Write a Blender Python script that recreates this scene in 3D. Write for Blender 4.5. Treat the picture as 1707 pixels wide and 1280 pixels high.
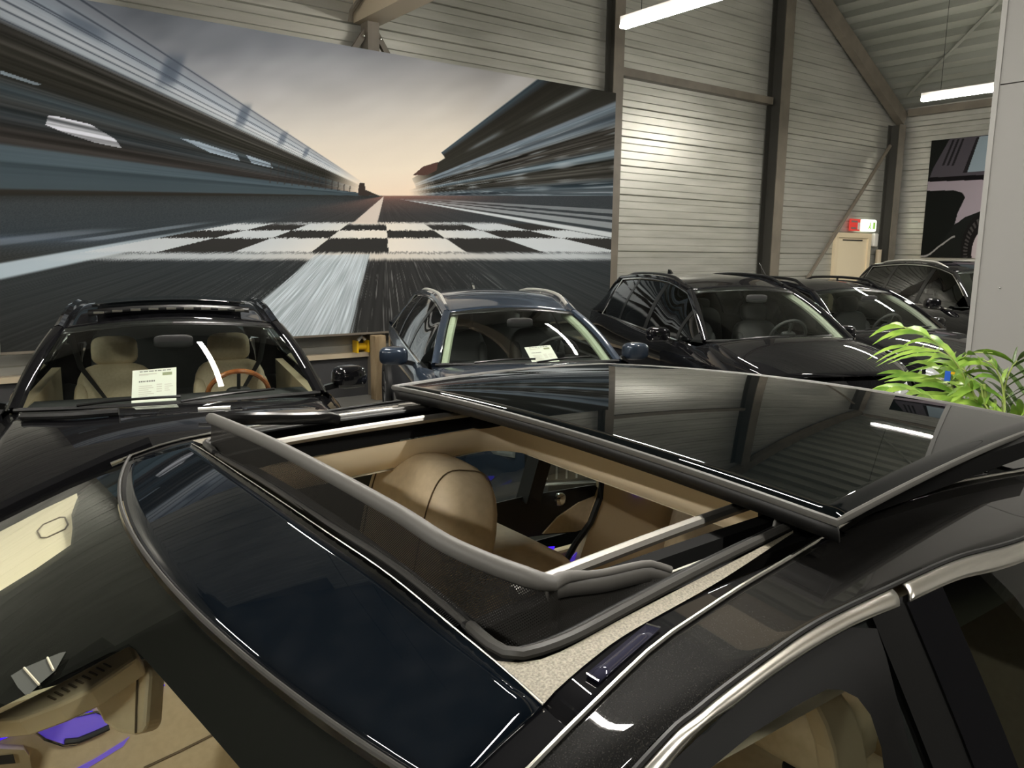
import bpy, bmesh, math, random
import numpy as np
from mathutils import Vector, Matrix
from mathutils.geometry import delaunay_2d_cdt

for o in list(bpy.data.objects):
    bpy.data.objects.remove(o)
sc = bpy.context.scene
COL = sc.collection
random.seed(7)
R = math.radians

# ------------------------------------------------------------------ camera
F, CX, CY = 1320.0, 853.5, 640.0
HC = 1.83
PT, RO, YA = R(9.485), R(-.66), R(53.334)
fw = np.array([math.cos(YA)*math.cos(PT), math.sin(YA)*math.cos(PT), -math.sin(PT)])
rt = np.array([math.sin(YA), -math.cos(YA), 0.0])
dn = np.cross(fw, rt)
rt2 = rt*math.cos(RO)+dn*math.sin(RO)
dn2 = -rt*math.sin(RO)+dn*math.cos(RO)
AX = np.array([rt2, dn2, fw])
cam = bpy.data.cameras.new('camera')
cam.sensor_fit = 'HORIZONTAL'; cam.sensor_width = 36.0
cam.lens = F/1707.0*36.0
cam.clip_start = .02
co = bpy.data.objects.new('camera', cam)
COL.objects.link(co)
M = Matrix(((rt2[0], -dn2[0], -fw[0], 0), (rt2[1], -dn2[1], -fw[1], 0), (rt2[2], -dn2[2], -fw[2], HC), (0, 0, 0, 1)))
co.matrix_world = M
sc.camera = co

# ------------------------------------------------------------------ world, exposure
w = bpy.data.worlds.new('world'); sc.world = w; w.use_nodes = True
w.node_tree.nodes['Background'].inputs[0].default_value = (1.0, .93, .82, 1)
w.node_tree.nodes['Background'].inputs[1].default_value = .02
sc.view_settings.view_transform = 'Standard'
sc.view_settings.look = 'None'
sc.view_settings.gamma = 1.0
sc.view_settings.use_curve_mapping = False
sc.view_settings.exposure = 0.65
LAMP_STRENGTH = 190.0

def ray(x, y):
    return AX.T @ np.array([(x-CX)/F, (y-CY)/F, 1.0])
ORG = np.array([0, 0, HC])
def onz(x, y, z):
    r = ray(x, y); return ORG+r*((z-HC)/r[2])
def onx(x, y, c):
    r = ray(x, y); return ORG+r*(c/r[0])
def ony(x, y, c):
    r = ray(x, y); return ORG+r*(c/r[1])
def onplane(x, y, p0, n):
    r = ray(x, y); n = np.array(n, float)
    return ORG+r*(((np.array(p0, float)-ORG)@n)/(r@n))

# ------------------------------------------------------------------ materials
MATS = {}
def mat(name, col=(.5, .5, .5), rough=.5, metal=0.0, coat=0.0, spec=.5, emit=None, es=0.0, sheen=0.0):
    m = bpy.data.materials.new(name); m.use_nodes = True
    b = m.node_tree.nodes['Principled BSDF']
    b.inputs['Base Color'].default_value = (*col, 1)
    b.inputs['Roughness'].default_value = rough
    b.inputs['Metallic'].default_value = metal
    b.inputs['Coat Weight'].default_value = coat
    b.inputs['Coat Roughness'].default_value = .02
    b.inputs['Specular IOR Level'].default_value = spec
    if emit:
        b.inputs['Emission Color'].default_value = (*emit, 1)
        b.inputs['Emission Strength'].default_value = es
    MATS[name] = m
    return m
def noise_col(m, c1, c2, scale=(5, 5, 5), detail=3, bump=0.0, lo=.35, hi=.65, rough=None):
    nt = m.node_tree; b = nt.nodes['Principled BSDF']
    tc = nt.nodes.new('ShaderNodeTexCoord'); mp = nt.nodes.new('ShaderNodeMapping')
    mp.inputs['Scale'].default_value = scale
    n = nt.nodes.new('ShaderNodeTexNoise'); n.inputs['Scale'].default_value = 1.0; n.inputs['Detail'].default_value = detail
    r = nt.nodes.new('ShaderNodeValToRGB')
    r.color_ramp.elements[0].position = lo; r.color_ramp.elements[1].position = hi
    r.color_ramp.elements[0].color = (*c1, 1); r.color_ramp.elements[1].color = (*c2, 1)
    nt.links.new(tc.outputs['Object'], mp.inputs[0]); nt.links.new(mp.outputs[0], n.inputs['Vector'])
    nt.links.new(n.outputs['Fac'], r.inputs[0]); nt.links.new(r.outputs[0], b.inputs['Base Color'])
    if bump:
        bp = nt.nodes.new('ShaderNodeBump'); bp.inputs['Strength'].default_value = bump; bp.inputs['Distance'].default_value = .002
        nt.links.new(n.outputs['Fac'], bp.inputs['Height']); nt.links.new(bp.outputs[0], b.inputs['Normal'])
    if rough:
        mr = nt.nodes.new('ShaderNodeMapRange'); mr.inputs['To Min'].default_value = rough[0]; mr.inputs['To Max'].default_value = rough[1]
        nt.links.new(n.outputs['Fac'], mr.inputs['Value']); nt.links.new(mr.outputs[0], b.inputs['Roughness'])
    return m
def glass(name, tint=(.85, .9, .87), base=.04, dusty=0.0):
    m = bpy.data.materials.new(name); m.use_nodes = True; nt = m.node_tree
    for n in list(nt.nodes):
        if n.type != 'OUTPUT_MATERIAL': nt.nodes.remove(n)
    out = [n for n in nt.nodes if n.type == 'OUTPUT_MATERIAL'][0]
    tr = nt.nodes.new('ShaderNodeBsdfTransparent'); tr.inputs[0].default_value = (*tint, 1)
    gl = nt.nodes.new('ShaderNodeBsdfGlossy'); gl.inputs['Roughness'].default_value = .0; gl.inputs[0].default_value = (1, 1, 1, 1)
    lw = nt.nodes.new('ShaderNodeLayerWeight'); lw.inputs[0].default_value = .5
    p = nt.nodes.new('ShaderNodeMath'); p.operation = 'POWER'; p.inputs[1].default_value = 5.0
    ma = nt.nodes.new('ShaderNodeMath'); ma.operation = 'MULTIPLY_ADD'; ma.inputs[1].default_value = 1-base; ma.inputs[2].default_value = base
    mx = nt.nodes.new('ShaderNodeMixShader')
    nt.links.new(lw.outputs['Facing'], p.inputs[0]); nt.links.new(p.outputs[0], ma.inputs[0]); nt.links.new(ma.outputs[0], mx.inputs[0])
    nt.links.new(tr.outputs[0], mx.inputs[1]); nt.links.new(gl.outputs[0], mx.inputs[2]); nt.links.new(mx.outputs[0], out.inputs[0])
    MATS[name] = m
    return m
def emis(name, col, s):
    m = bpy.data.materials.new(name); m.use_nodes = True; nt = m.node_tree
    for n in list(nt.nodes):
        if n.type != 'OUTPUT_MATERIAL': nt.nodes.remove(n)
    out = [n for n in nt.nodes if n.type == 'OUTPUT_MATERIAL'][0]
    e = nt.nodes.new('ShaderNodeEmission'); e.inputs[0].default_value = (*col, 1); e.inputs[1].default_value = s
    nt.links.new(e.outputs[0], out.inputs[0]); MATS[name] = m
    return m
def attr_mat(name, rough=.6, streak=None):
    m = mat(name, rough=rough, spec=.04); nt = m.node_tree
    a = nt.nodes.new('ShaderNodeAttribute'); a.attribute_name = 'print'
    nt.links.new(a.outputs['Color'], nt.nodes['Principled BSDF'].inputs['Base Color'])
    return m
def net_mat(name, col, scale, hole=.55):
    """woven net: two crossed wave patterns leave open holes"""
    m = mat(name, col, .55, spec=.15); nt = m.node_tree; b = nt.nodes['Principled BSDF']
    out = [n for n in nt.nodes if n.type == 'OUTPUT_MATERIAL'][0]
    uv = nt.nodes.new('ShaderNodeAttribute'); uv.attribute_name = 'netuv'
    sx = nt.nodes.new('ShaderNodeSeparateXYZ'); nt.links.new(uv.outputs['Vector'], sx.inputs[0])
    ds = []
    for k in (1, -1):
        a = nt.nodes.new('ShaderNodeMath'); a.operation = 'MULTIPLY_ADD'; a.inputs[1].default_value = k
        nt.links.new(sx.outputs[1], a.inputs[0]); nt.links.new(sx.outputs[0], a.inputs[2])
        s = nt.nodes.new('ShaderNodeMath'); s.operation = 'MULTIPLY'; s.inputs[1].default_value = scale; nt.links.new(a.outputs[0], s.inputs[0])
        f = nt.nodes.new('ShaderNodeMath'); f.operation = 'FRACT'; nt.links.new(s.outputs[0], f.inputs[0])
        g = nt.nodes.new('ShaderNodeMath'); g.operation = 'GREATER_THAN'; g.inputs[1].default_value = 1-hole; nt.links.new(f.outputs[0], g.inputs[0])
        ds.append(g)
    mu = nt.nodes.new('ShaderNodeMath'); mu.operation = 'MULTIPLY'
    nt.links.new(ds[0].outputs[0], mu.inputs[0]); nt.links.new(ds[1].outputs[0], mu.inputs[1])
    tr = nt.nodes.new('ShaderNodeBsdfTransparent'); mx = nt.nodes.new('ShaderNodeMixShader')
    nt.links.new(mu.outputs[0], mx.inputs[0]); nt.links.new(b.outputs[0], mx.inputs[1]); nt.links.new(tr.outputs[0], mx.inputs[2])
    nt.links.new(mx.outputs[0], out.inputs[0])
    return m

PAINT = mat('black_paint', (.004, .004, .005), .6, 0, 1.0, .02)
NAVY = mat('slate_blue_paint', (.025, .036, .055), .4, .4, 1.0, .1)
GLC = glass('windscreen_glass', (.88, .93, .90), .05)
GLT = glass('tinted_glass', (.10, .115, .11), .06)
GLS = glass('side_glass', (.42, .47, .45), .05)
GLN = glass('near_side_glass', (.78, .82, .80), .05)
GLR = mat('roof_glass', (.0015, .0025, .003), .015, 0, 0, .42)
PANELG = noise_col(mat('dusty_roof_glass', (.003, .005, .008), .02, 0, 0, .6), (.002, .004, .007), (.006, .008, .011), (30, 30, 30), 6, 0, .4, .9)
CHROME = mat('chrome', (.82, .82, .8), .12, 1.0)
SATIN = noise_col(mat('satin_aluminium', (.60, .58, .52), .3, 1.0), (.50, .485, .44), (.70, .68, .61), (6, 60, 60), 3, 0, .3, .7)
ALU = mat('anodised_rail', (.42, .405, .37), .5, 1.0)
RUBG = mat('grey_rubber', (.10, .097, .088), .45)
MOULD = mat('moulding_rubber', (.05, .048, .044), .4)
RUBB = mat('black_rubber', (.006, .006, .006), .5)
PLASB = mat('black_plastic', (.006, .006, .006), .3)
TRAY = mat('tray_black', (.003, .003, .003), .7, spec=.15)
LEA = noise_col(mat('beige_leather', (.64, .51, .33), .5), (.61, .485, .31), (.67, .54, .355), (60, 60, 60), 4, .12)
LEAD = mat('beige_trim_plastic', (.62, .495, .32), .55)
HEADL = mat('beige_headliner', (.84, .71, .50), .8)
SEAM = mat('brown_seam', (.12, .08, .04), .7)
DARKI = mat('dark_interior', (.012, .012, .012), .6)
CARP = mat('dark_carpet', (.02, .018, .016), .95)
PURP = emis('violet_ambient_light', (.05, .012, 1.0), 1.0)
PURPD = mat('violet_lit_plastic', (.25, .18, .55), .5, emit=(.13, .06, 1.0), es=.18)
WOOD = noise_col(mat('varnished_wood', (.35, .11, .03), .2, 0, 1.0), (.28, .08, .02), (.45, .16, .05), (20, 4, 20))
PAPER = mat('white_paper', (.85, .83, .74), .6)
INK = mat('grey_ink', (.22, .21, .19), .7)
INKP = mat('pale_ink', (.66, .60, .53), .7)
INKG = mat('olive_ink', (.33, .34, .2), .7)
LED = emis('led_tube', (1.0, .955, .875), LAMP_STRENGTH)
LAMPB = mat('lamp_housing_white', (.8, .78, .74), .4)
STEELP = noise_col(mat('beam_paint', (.15, .13, .10), .45), (.13, .112, .086), (.175, .152, .118), (3, 3, 3), 4)
BEAMC = mat('cream_beam_paint', (.50, .42, .30), .4)
PANEL = noise_col(mat('galvanised_cladding', (.5, .49, .43), .34, .55), (.43, .43, .385), (.55, .545, .495), (1.2, 3, 9), 5, .15, .3, .7, (.28, .46))
DECK = noise_col(mat('roof_deck_steel', (.34, .35, .30), .42, .35), (.30, .31, .265), (.38, .39, .34), (1, .4, 3), 4)
GREYW = mat('partition_grey', (.30, .295, .28), .55)
GREYT = mat('partition_trim', (.36, .355, .335), .4)
CREAM = mat('cream_door', (.86, .74, .52), .45)
CREAMD = mat('cream_frame', (.82, .69, .47), .45)
CONC = noise_col(mat('polished_concrete', (.24, .235, .22), .3), (.20, .195, .18), (.28, .275, .255), (1.5, 1.5, 1.5), 6)
WPLAIN = mat('plain_wall', (.13, .125, .115), .7)
CPLAIN = mat('plain_ceiling', (.08, .08, .072), .7)
YEL = mat('yellow_plastic', (.75, .45, .01), .4)
TIMB = noise_col(mat('weathered_post', (.30, .22, .12), .7), (.24, .17, .09), (.36, .27, .16), (14, 14, 3))
DARKW = mat('dark_plinth', (.05, .05, .052), .5)
REDS = mat('red_sign', (.65, .05, .04), .4, emit=(.8, .05, .04), es=.25)
GRNS = mat('green_sign_mark', (.25, .45, .08), .4, emit=(.3, .6, .1), es=.4)
WHTS = mat('lit_sign_white', (.85, .86, .78), .4, emit=(.95, 1, .8), es=.9)
WHT = mat('white_plastic', (.8, .78, .72), .4)
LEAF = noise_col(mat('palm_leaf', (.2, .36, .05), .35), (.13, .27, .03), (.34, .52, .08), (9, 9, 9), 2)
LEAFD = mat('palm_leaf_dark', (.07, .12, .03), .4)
STEM = mat('palm_stem', (.28, .36, .08), .45)
POT = mat('plant_pot', (.05, .05, .05), .5)
TYRE = mat('tyre_rubber', (.012, .012, .012), .8)
RIM = mat('alloy_rim', (.35, .35, .35), .3, 1.0)
LAMPG = mat('headlamp_lens', (.45, .47, .46), .08, .3, 1.0)
REFLB = noise_col(mat('beige_paint_reflection', (.42, .37, .28), .5, .2), (.13, .115, .085), (.30, .27, .205), (420, 420, 420), 2, .3, .3, .7)  # bright reflection in the black flake paint, given as a beige colour
FLAKE = noise_col(mat('black_flake_paint', (.006, .006, .006), .5, .0, 1.0, .05), (.003, .003, .003), (.025, .023, .02), (700, 700, 700), 1, 0, .5, .8)
NET = net_mat('wind_net', (.016, .015, .013), 300.0, .36)
SILV = mat('silver_rail', (.62, .61, .57), .35, .6)
COVER = mat('rack_cover_violet', (.05, .05, .085), .08, .4, 1.0)
FRITM = mat('black_frit', (.006, .006, .005), .05, 0, 0, .5)
BLUE = mat('blue_tag', (.02, .10, .5), .4)

# ------------------------------------------------------------------ mesh helpers
class MB:
    def __init__(s): s.v = []; s.f = []
    def add(s, vs, fs):
        k = len(s.v); s.v += [tuple(map(float, p)) for p in vs]; s.f += [tuple(i+k for i in f) for f in fs]
        return s
    def grid(s, P, closed_u=False, closed_v=False, flip=False):
        n, m = len(P), len(P[0]); vs = [p for r in P for p in r]; fs = []
        for i in range(n if closed_u else n-1):
            for j in range(m if closed_v else m-1):
                a, b, c, d = i*m+j, i*m+(j+1) % m, ((i+1) % n)*m+(j+1) % m, ((i+1) % n)*m+j
                fs.append((a, d, c, b) if flip else (a, b, c, d))
        return s.add(vs, fs)
    def box(s, x0, x1, y0, y1, z0, z1, rot=None):
        vs = [(x, y, z) for x in (x0, x1) for y in (y0, y1) for z in (z0, z1)]
        if rot: vs = [rot @ Vector(p) for p in vs]
        return s.add(vs, [(0, 1, 3, 2), (4, 6, 7, 5), (0, 4, 5, 1), (2, 3, 7, 6), (0, 2, 6, 4), (1, 5, 7, 3)])
    def bar(s, a, b, wx, wz):
        """rectangular bar from a to b"""
        a, b = Vector(a), Vector(b); d = (b-a).normalized()
        up = Vector((0, 0, 1)) if abs(d.z) < .95 else Vector((1, 0, 0))
        x = d.cross(up).normalized(); z = x.cross(d)
        vs = [p+x*sx*wx/2+z*sz*wz/2 for p in (a, b) for sx in (-1, 1) for sz in (-1, 1)]
        return s.add(vs, [(0, 1, 3, 2), (4, 6, 7, 5), (0, 4, 5, 1), (2, 3, 7, 6), (0, 2, 6, 4), (1, 5, 7, 3)])
    def tube(s, path, r, seg=8, closed=False, rz=None, cap=True):
        P = [Vector(p) for p in path]; n = len(P); rings = []
        rr = r if hasattr(r, '__len__') else [r]*n
        for i in range(n):
            a = P[(i-1) % n] if (closed or i > 0) else P[0]
            b = P[(i+1) % n] if (closed or i < n-1) else P[-1]
            d = (b-a).normalized()
            up = Vector((0, 0, 1)) if abs(d.z) < .97 else Vector((0, 1, 0))
            x = d.cross(up).normalized(); z = x.cross(d)
            q = (rz/r if rz else 1.0)
            rings.append([P[i]+x*rr[i]*math.cos(2*math.pi*k/seg)+z*rr[i]*q*math.sin(2*math.pi*k/seg) for k in range(seg)])
        s.grid(rings, closed_u=closed, closed_v=True)
        if cap and not closed:
            k = len(s.v)
            s.f.append(tuple(range(k-seg, k))); s.f.append(tuple(reversed(range(k-n*seg, k-n*seg+seg))))
        return s
    def superbox(s, c, h, e=.35, n=20, m=12, rot=None):
        """superellipsoid: centre c, half sizes h"""
        sg = lambda t, p: math.copysign(abs(t)**p, t)
        P = []
        for j in range(m+1):
            ph = -math.pi/2+math.pi*j/m
            row = []
            for i in range(n):
                th = 2*math.pi*i/n
                p = Vector((h[0]*sg(math.cos(ph), e)*sg(math.cos(th), e), h[1]*sg(math.cos(ph), e)*sg(math.sin(th), e), h[2]*sg(math.sin(ph), e)))
                if rot: p = rot @ p
                row.append(p+Vector(c))
            P.append(row)
        return s.grid(P, closed_v=True)
    def lathe(s, prof, c=(0, 0, 0), axis='z', n=24):
        P = []
        for r, h in prof:
            row = []
            for i in range(n):
                a = 2*math.pi*i/n; x, y = r*math.cos(a), r*math.sin(a)
                p = (x, y, h) if axis == 'z' else ((h, x, y) if axis == 'x' else (y, h, x))
                row.append((p[0]+c[0], p[1]+c[1], p[2]+c[2]))
            P.append(row)
        return s.grid(P, closed_v=True)
    def prism(s, poly, off):
        n = len(poly); off = Vector(off)
        vs = [Vector(p) for p in poly]+[Vector(p)+off for p in poly]
        return s.add(vs, [tuple(range(n)), tuple(reversed(range(n, 2*n)))]+[(i, (i+1) % n, n+(i+1) % n, n+i) for i in range(n)])
    def build(s, name, m, parent=None, smooth=True, solid=0.0, bevel=0.0, weld=False, world=False):
        me = bpy.data.meshes.new(name); me.from_pydata(s.v, [], s.f)
        bm = bmesh.new(); bm.from_mesh(me)
        if weld: bmesh.ops.remove_doubles(bm, verts=bm.verts, dist=1e-5)
        bmesh.ops.recalc_face_normals(bm, faces=bm.faces)
        bm.to_mesh(me); bm.free()
        me.materials.append(m)
        if smooth:
            me.polygons.foreach_set('use_smooth', [True]*len(me.polygons))
            try: me.set_sharp_from_angle(angle=R(38))
            except Exception: pass
        o = bpy.data.objects.new(name, me); COL.objects.link(o)
        if parent:
            o.parent = parent
            if world: o.matrix_parent_inverse = Matrix.Translation(wloc(parent)).inverted()
        if solid:
            md = o.modifiers.new('solid', 'SOLIDIFY'); md.thickness = abs(solid); md.offset = -1 if solid > 0 else 1
        if bevel:
            md = o.modifiers.new('bevel', 'BEVEL'); md.width = bevel; md.segments = 2; md.limit_method = 'ANGLE'
        return o
def wloc(o):
    # parts built in world space stand at identity, only the empties carry a location
    return Vector(o.location) if o.type == 'EMPTY' else Vector((0, 0, 0))
def tag(o, label, cat, group=None, kind=None):
    if label: o['label'] = label
    if cat: o['category'] = cat
    if group: o['group'] = group
    if kind: o['kind'] = kind
    return o
def empty(name, loc, rz=0.0):
    o = bpy.data.objects.new(name, None); COL.objects.link(o); o.location = loc; o.rotation_euler = (0, 0, rz); o.empty_display_size = .1
    return o
def lerp(a, b, t): return a+(b-a)*t
def resample(pts, n):
    P = np.array(pts, float); d = np.r_[0, np.cumsum(np.linalg.norm(np.diff(P, axis=0), axis=1))]
    t = np.linspace(0, d[-1], n)
    return np.stack([np.interp(t, d, P[:, k]) for k in range(P.shape[1])], 1)
def smoothpath(pts, n):
    """Catmull-Rom through points, resampled to n"""
    P = [np.array(p, float) for p in pts]
    P = [2*P[0]-P[1]]+P+[2*P[-1]-P[-2]]; out = []
    for i in range(1, len(P)-2):
        for t in np.linspace(0, 1, 12, endpoint=(i == len(P)-3)):
            a, b, c, d = P[i-1], P[i], P[i+1], P[i+2]
            out.append(.5*((2*b)+(-a+c)*t+(2*a-5*b+4*c-d)*t*t+(-a+3*b-3*c+d)*t**3))
    return resample(out, n)
def rails(A, B, m):
    return [[tuple(a*(1-t)+b*t) for t in np.linspace(0, 1, m)] for a, b in zip(A, B)]

# ================================================================== THE SHELL
YW = 9.2          # mural wall
XR = ony(1487, 180, YW)[0]+.25
XL, YB = -8.0, -9.0
EAVE = ony(1487, 180, YW)[2]
RIDX, RIDZ = 8.8, EAVE+.553*(XR-8.8)
def roofz(x):
    return RIDZ-(x-RIDX)*(RIDZ-EAVE)/(XR-RIDX) if x > RIDX else lerp(RIDZ, 5.6, (RIDX-x)/(RIDX-XL))

b = MB().box(XL, XR, YB, YW+.2, -.1, 0).build('floor', CONC); tag(b, None, None, kind='structure')
# cladding panel pitch measured on the wall
Z0 = ony(1029, 418.7, YW)[2]
PITCH = (ony(1033.2, 323.8, YW)[2]-Z0)/2
PROF = [(0, .03), (.012, 0), (.10, 0), (.108, .012), (.116, 0), (.22, 0), (.228, .012), (.236, 0), (.335, 0), (.343, .01), (.351, 0), (PITCH-.012, 0), (PITCH, .03)]
zbase = Z0-math.ceil(Z0/PITCH)*PITCH

wb = MB().add([(XL, YW+.06, 0), (XR, YW+.06, 0), (XR, YW+.06, EAVE), (RIDX, YW+.06, RIDZ), (XL, YW+.06, 5.6),
               (XL, YW+.2, 0), (XR, YW+.2, 0), (XR, YW+.2, EAVE), (RIDX, YW+.2, RIDZ), (XL, YW+.2, 5.6)],
              [(0, 1, 2, 3, 4), (9, 8, 7, 6, 5), (0, 5, 6, 1), (1, 6, 7, 2), (2, 7, 8, 3), (3, 8, 9, 4), (4, 9, 5, 0)]).build('wall_back', WPLAIN, smooth=False)
tag(wb, None, None, kind='structure')
k = 0
while zbase+k*PITCH < RIDZ-.3:
    z = zbase+k*PITCH; k += 1
    if z+PITCH < .02: continue
    xr = XR
    if z+PITCH > EAVE: xr = min(XR, RIDX+(RIDZ-(z+PITCH*.45))*(XR-RIDX)/(RIDZ-EAVE))
    xl = XL if z+PITCH < 5.6 else RIDX-(RIDZ-(z+PITCH))*(RIDX-XL)/(RIDZ-5.6)
    if xr-xl < .3: continue
    rows = [[(x, YW+d, max(z+h, 0.003)) for x in (xl, xr)] for h, d in PROF]
    MB().grid(rows).build('cladding_panel', PANEL, wb, smooth=False)
wr = MB().box(XR+.06, XR+.2, YB, YW+.06, 0, EAVE).build('wall_right', WPLAIN, smooth=False); tag(wr, None, None, kind='structure')
k = 0
while zbase+k*PITCH < EAVE-.05:
    z = zbase+k*PITCH; k += 1
    if z+PITCH < .02: continue
    rows = [[(XR+d, y, min(max(z+h, .003), EAVE)) for y in (YB, YW)] for h, d in PROF]
    MB().grid(rows).build('cladding_panel', PANEL, wr, smooth=False)
o = MB().box(XL-.15, XL, YB, YW+.2, 0, 5.6).build('wall_left', WPLAIN, smooth=False); tag(o, None, None, kind='structure')
o = MB().add([(XL, YB, 0), (XR, YB, 0), (XR, YB, EAVE), (RIDX, YB, RIDZ), (XL, YB, 5.6)], [(0, 1, 2, 3, 4)]).build('wall_front', mat('dark_wall', (.035, .034, .032), .8), smooth=False, solid=.1); tag(o, None, None, kind='structure')
# ceiling: plain left slope, ribbed steel deck on the right slope
ce = MB().add([(XL, YB, 5.6), (RIDX, YB, RIDZ), (RIDX, YW+.1, RIDZ), (XL, YW+.1, 5.6)], [(0, 1, 2, 3)]).build('ceiling', CPLAIN, smooth=False, solid=.1)
tag(ce, None, None, kind='structure')
sl = math.hypot(XR+.06-RIDX, RIDZ-EAVE); ux, uz = (XR+.06-RIDX)/sl, -(RIDZ-EAVE)/sl
n = int(sl/.33)
for i in range(n):
    s0 = sl*i/n; p = sl/n
    prof = [(0, .0), (.44*p, .0), (.50*p, -.14), (.92*p, -.14), (p, .0)]
    rows = [[(RIDX+ux*(s0+a)-uz*h, y, RIDZ+uz*(s0+a)+h*ux+.10) for y in (YB, YW)] for a, h in prof]
    MB().grid(rows).build('roof_sheet', DECK, ce, smooth=False)

# ------------------------------------------------------------------ steel frame (columns, beams)
def steel(name, mb, label, m=STEELP, cat='beam', group=None, **k):
    return tag(mb.build(name, m, smooth=False, **k), label, cat, group)
def hcol(x, w, d, z1, flip=1):
    """H column standing in front of the wall: web and two flanges"""
    mb = MB()
    mb.box(x-w/2, x+w/2, YW-d, YW-d+.016, 0, z1)
    return mb
SHADEST = mat('shaded_steel', (.05, .048, .04), .6)  # shade between the flanges, put into a darker copy of the column paint
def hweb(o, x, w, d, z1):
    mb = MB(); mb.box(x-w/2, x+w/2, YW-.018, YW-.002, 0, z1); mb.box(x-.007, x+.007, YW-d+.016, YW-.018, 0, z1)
    mb.build('web', SHADEST, o, smooth=False)
c1 = ony(1026, 300, YW-.2)[0]; c2 = ony(1297, 300, YW-.25)[0]; c3 = ony(617, 60, YW-.15)[0]
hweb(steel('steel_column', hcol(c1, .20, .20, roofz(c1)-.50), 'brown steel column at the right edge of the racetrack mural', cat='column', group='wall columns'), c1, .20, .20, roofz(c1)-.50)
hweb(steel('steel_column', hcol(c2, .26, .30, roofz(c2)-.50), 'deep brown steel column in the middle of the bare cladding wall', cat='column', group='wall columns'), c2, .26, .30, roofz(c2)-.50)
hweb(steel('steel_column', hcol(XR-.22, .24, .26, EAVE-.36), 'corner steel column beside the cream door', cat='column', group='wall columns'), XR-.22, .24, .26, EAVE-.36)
# girt between the two columns
g0 = ony(1040, 120, YW-.1)[2]
steel('wall_girt', MB().box(c1+.1, c2-.13, YW-.14, YW-.004, g0-.06, g0+.06), 'horizontal brown steel girt between two wall columns')
# rafter along the gable, against the wall
a = Vector((XR-.1, YW-.16, EAVE-.24)); bb = Vector((RIDX, YW-.16, RIDZ-.28))
steel('gable_rafter', MB().bar(a, bb, .16, .26), 'sloping brown steel rafter under the ribbed roof')
steel('eaves_beam', MB().box(XR-.16, XR-.004, YB+.2, YW-.3, EAVE-.20, EAVE-.06), 'brown eaves beam above the narrow car poster wall')
# diagonal wall brace
p0 = ony(1350, 458, YW-.2); p1 = ony(1484, 243, YW-.2)
p0 = Vector(p0); p1 = Vector(p1); pd = p1+(p0-p1)*((p1.x-(c2+.15))/(p1.x-p0.x))
steel('diagonal_brace', MB().tube([pd, p1], .035, 8), 'thin diagonal steel brace rising to the corner column', cat='brace')
# roof bracing rod
q0 = onx(1494, 151, XR-.55); 
steel('roof_brace_rod', MB().tube([(XR-.5, YW-.45, roofz(XR-.5)-.12), (XR-4.6, YW-6.0, roofz(XR-4.6)-.12)], .03, 6), 'slim grey brace rod running under the ribbed roof', DECK, 'brace')
# cream longitudinal beam with its post and two knee braces
bz = ony(617, 32, YW-.3)[2]
bm_ = empty('cream_roof_beam', (c3, YW-.2, bz))
tag(bm_, 'cream box beam over a braced post above the mural', 'beam')
MB().box(c3-.15, c3+.15, YB+.1, YW-.02, bz, bz+.42).build('beam', BEAMC, bm_, smooth=False, world=True)
MB().box(c3-.075, c3+.075, YW-.24, YW-.06, .0, bz-.002).build('post', STEELP, bm_, smooth=False, world=True)
for sx in (-1, 1):
    MB().bar((c3+sx*.03, YW-.16, bz-.05), (c3+sx*.42, YW-.16, bz-.62), .05, .07).build('knee_brace', STEELP, bm_, smooth=False, world=True)
    MB().superbox((c3+sx*.11, YW-.21, bz-.17), (.018, .012, .018), .8, 8, 6).build('bolt', CHROME, bm_, world=True)
MB().tube([(c3-.17, YW-1.2, bz+.30), (c3-.2, YW-.5, bz+.26), (c3-.22, YW-.12, bz+.1), (c3-.21, YW-.06, bz-.0)], .03, 8).build('conduit', STEELP, bm_, world=True)

# ------------------------------------------------------------------ mural (flat printed banner)
class Noise2:
    def __init__(s, seed):
        s.t = np.random.RandomState(seed).rand(256, 256)
    def __call__(s, x, y):
        xi = np.floor(x).astype(int); yi = np.floor(y).astype(int); fx = x-xi; fy = y-yi
        fx = fx*fx*(3-2*fx); fy = fy*fy*(3-2*fy)
        g = lambda i, j: s.t[i % 256, j % 256]
        return (g(xi, yi)*(1-fx)+g(xi+1, yi)*fx)*(1-fy)+(g(xi, yi+1)*(1-fx)+g(xi+1, yi+1)*fx)*fy
def srgb2lin(c):
    c = np.clip(c, 0, 255)/255.0
    return np.where(c <= .04045, c/12.92, ((c+.055)/1.055)**2.4)
def pinpoly(px, py, poly):
    ins = np.zeros(px.shape, bool); n = len(poly)
    for i in range(n):
        x0, y0 = poly[i]; x1, y1 = poly[(i+1) % n]
        if y0 == y1: continue
        c = ((y0 > py) != (y1 > py)) & (px < (x1-x0)*(py-y0)/(y1-y0)+x0)
        ins ^= c
    return ins
def stops(t, S):
    k = np.array([s[0] for s in S]); c = np.array([s[1] for s in S], float)
    return np.stack([np.interp(t, k, c[:, i]) for i in range(3)], -1)
def sm(a, b, x):
    t = np.clip((x-a)/(b-a), 0, 1); return t*t*(3-2*t)
def mix(a, b, t): return a*(1-t[..., None])+b*t[..., None]

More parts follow.
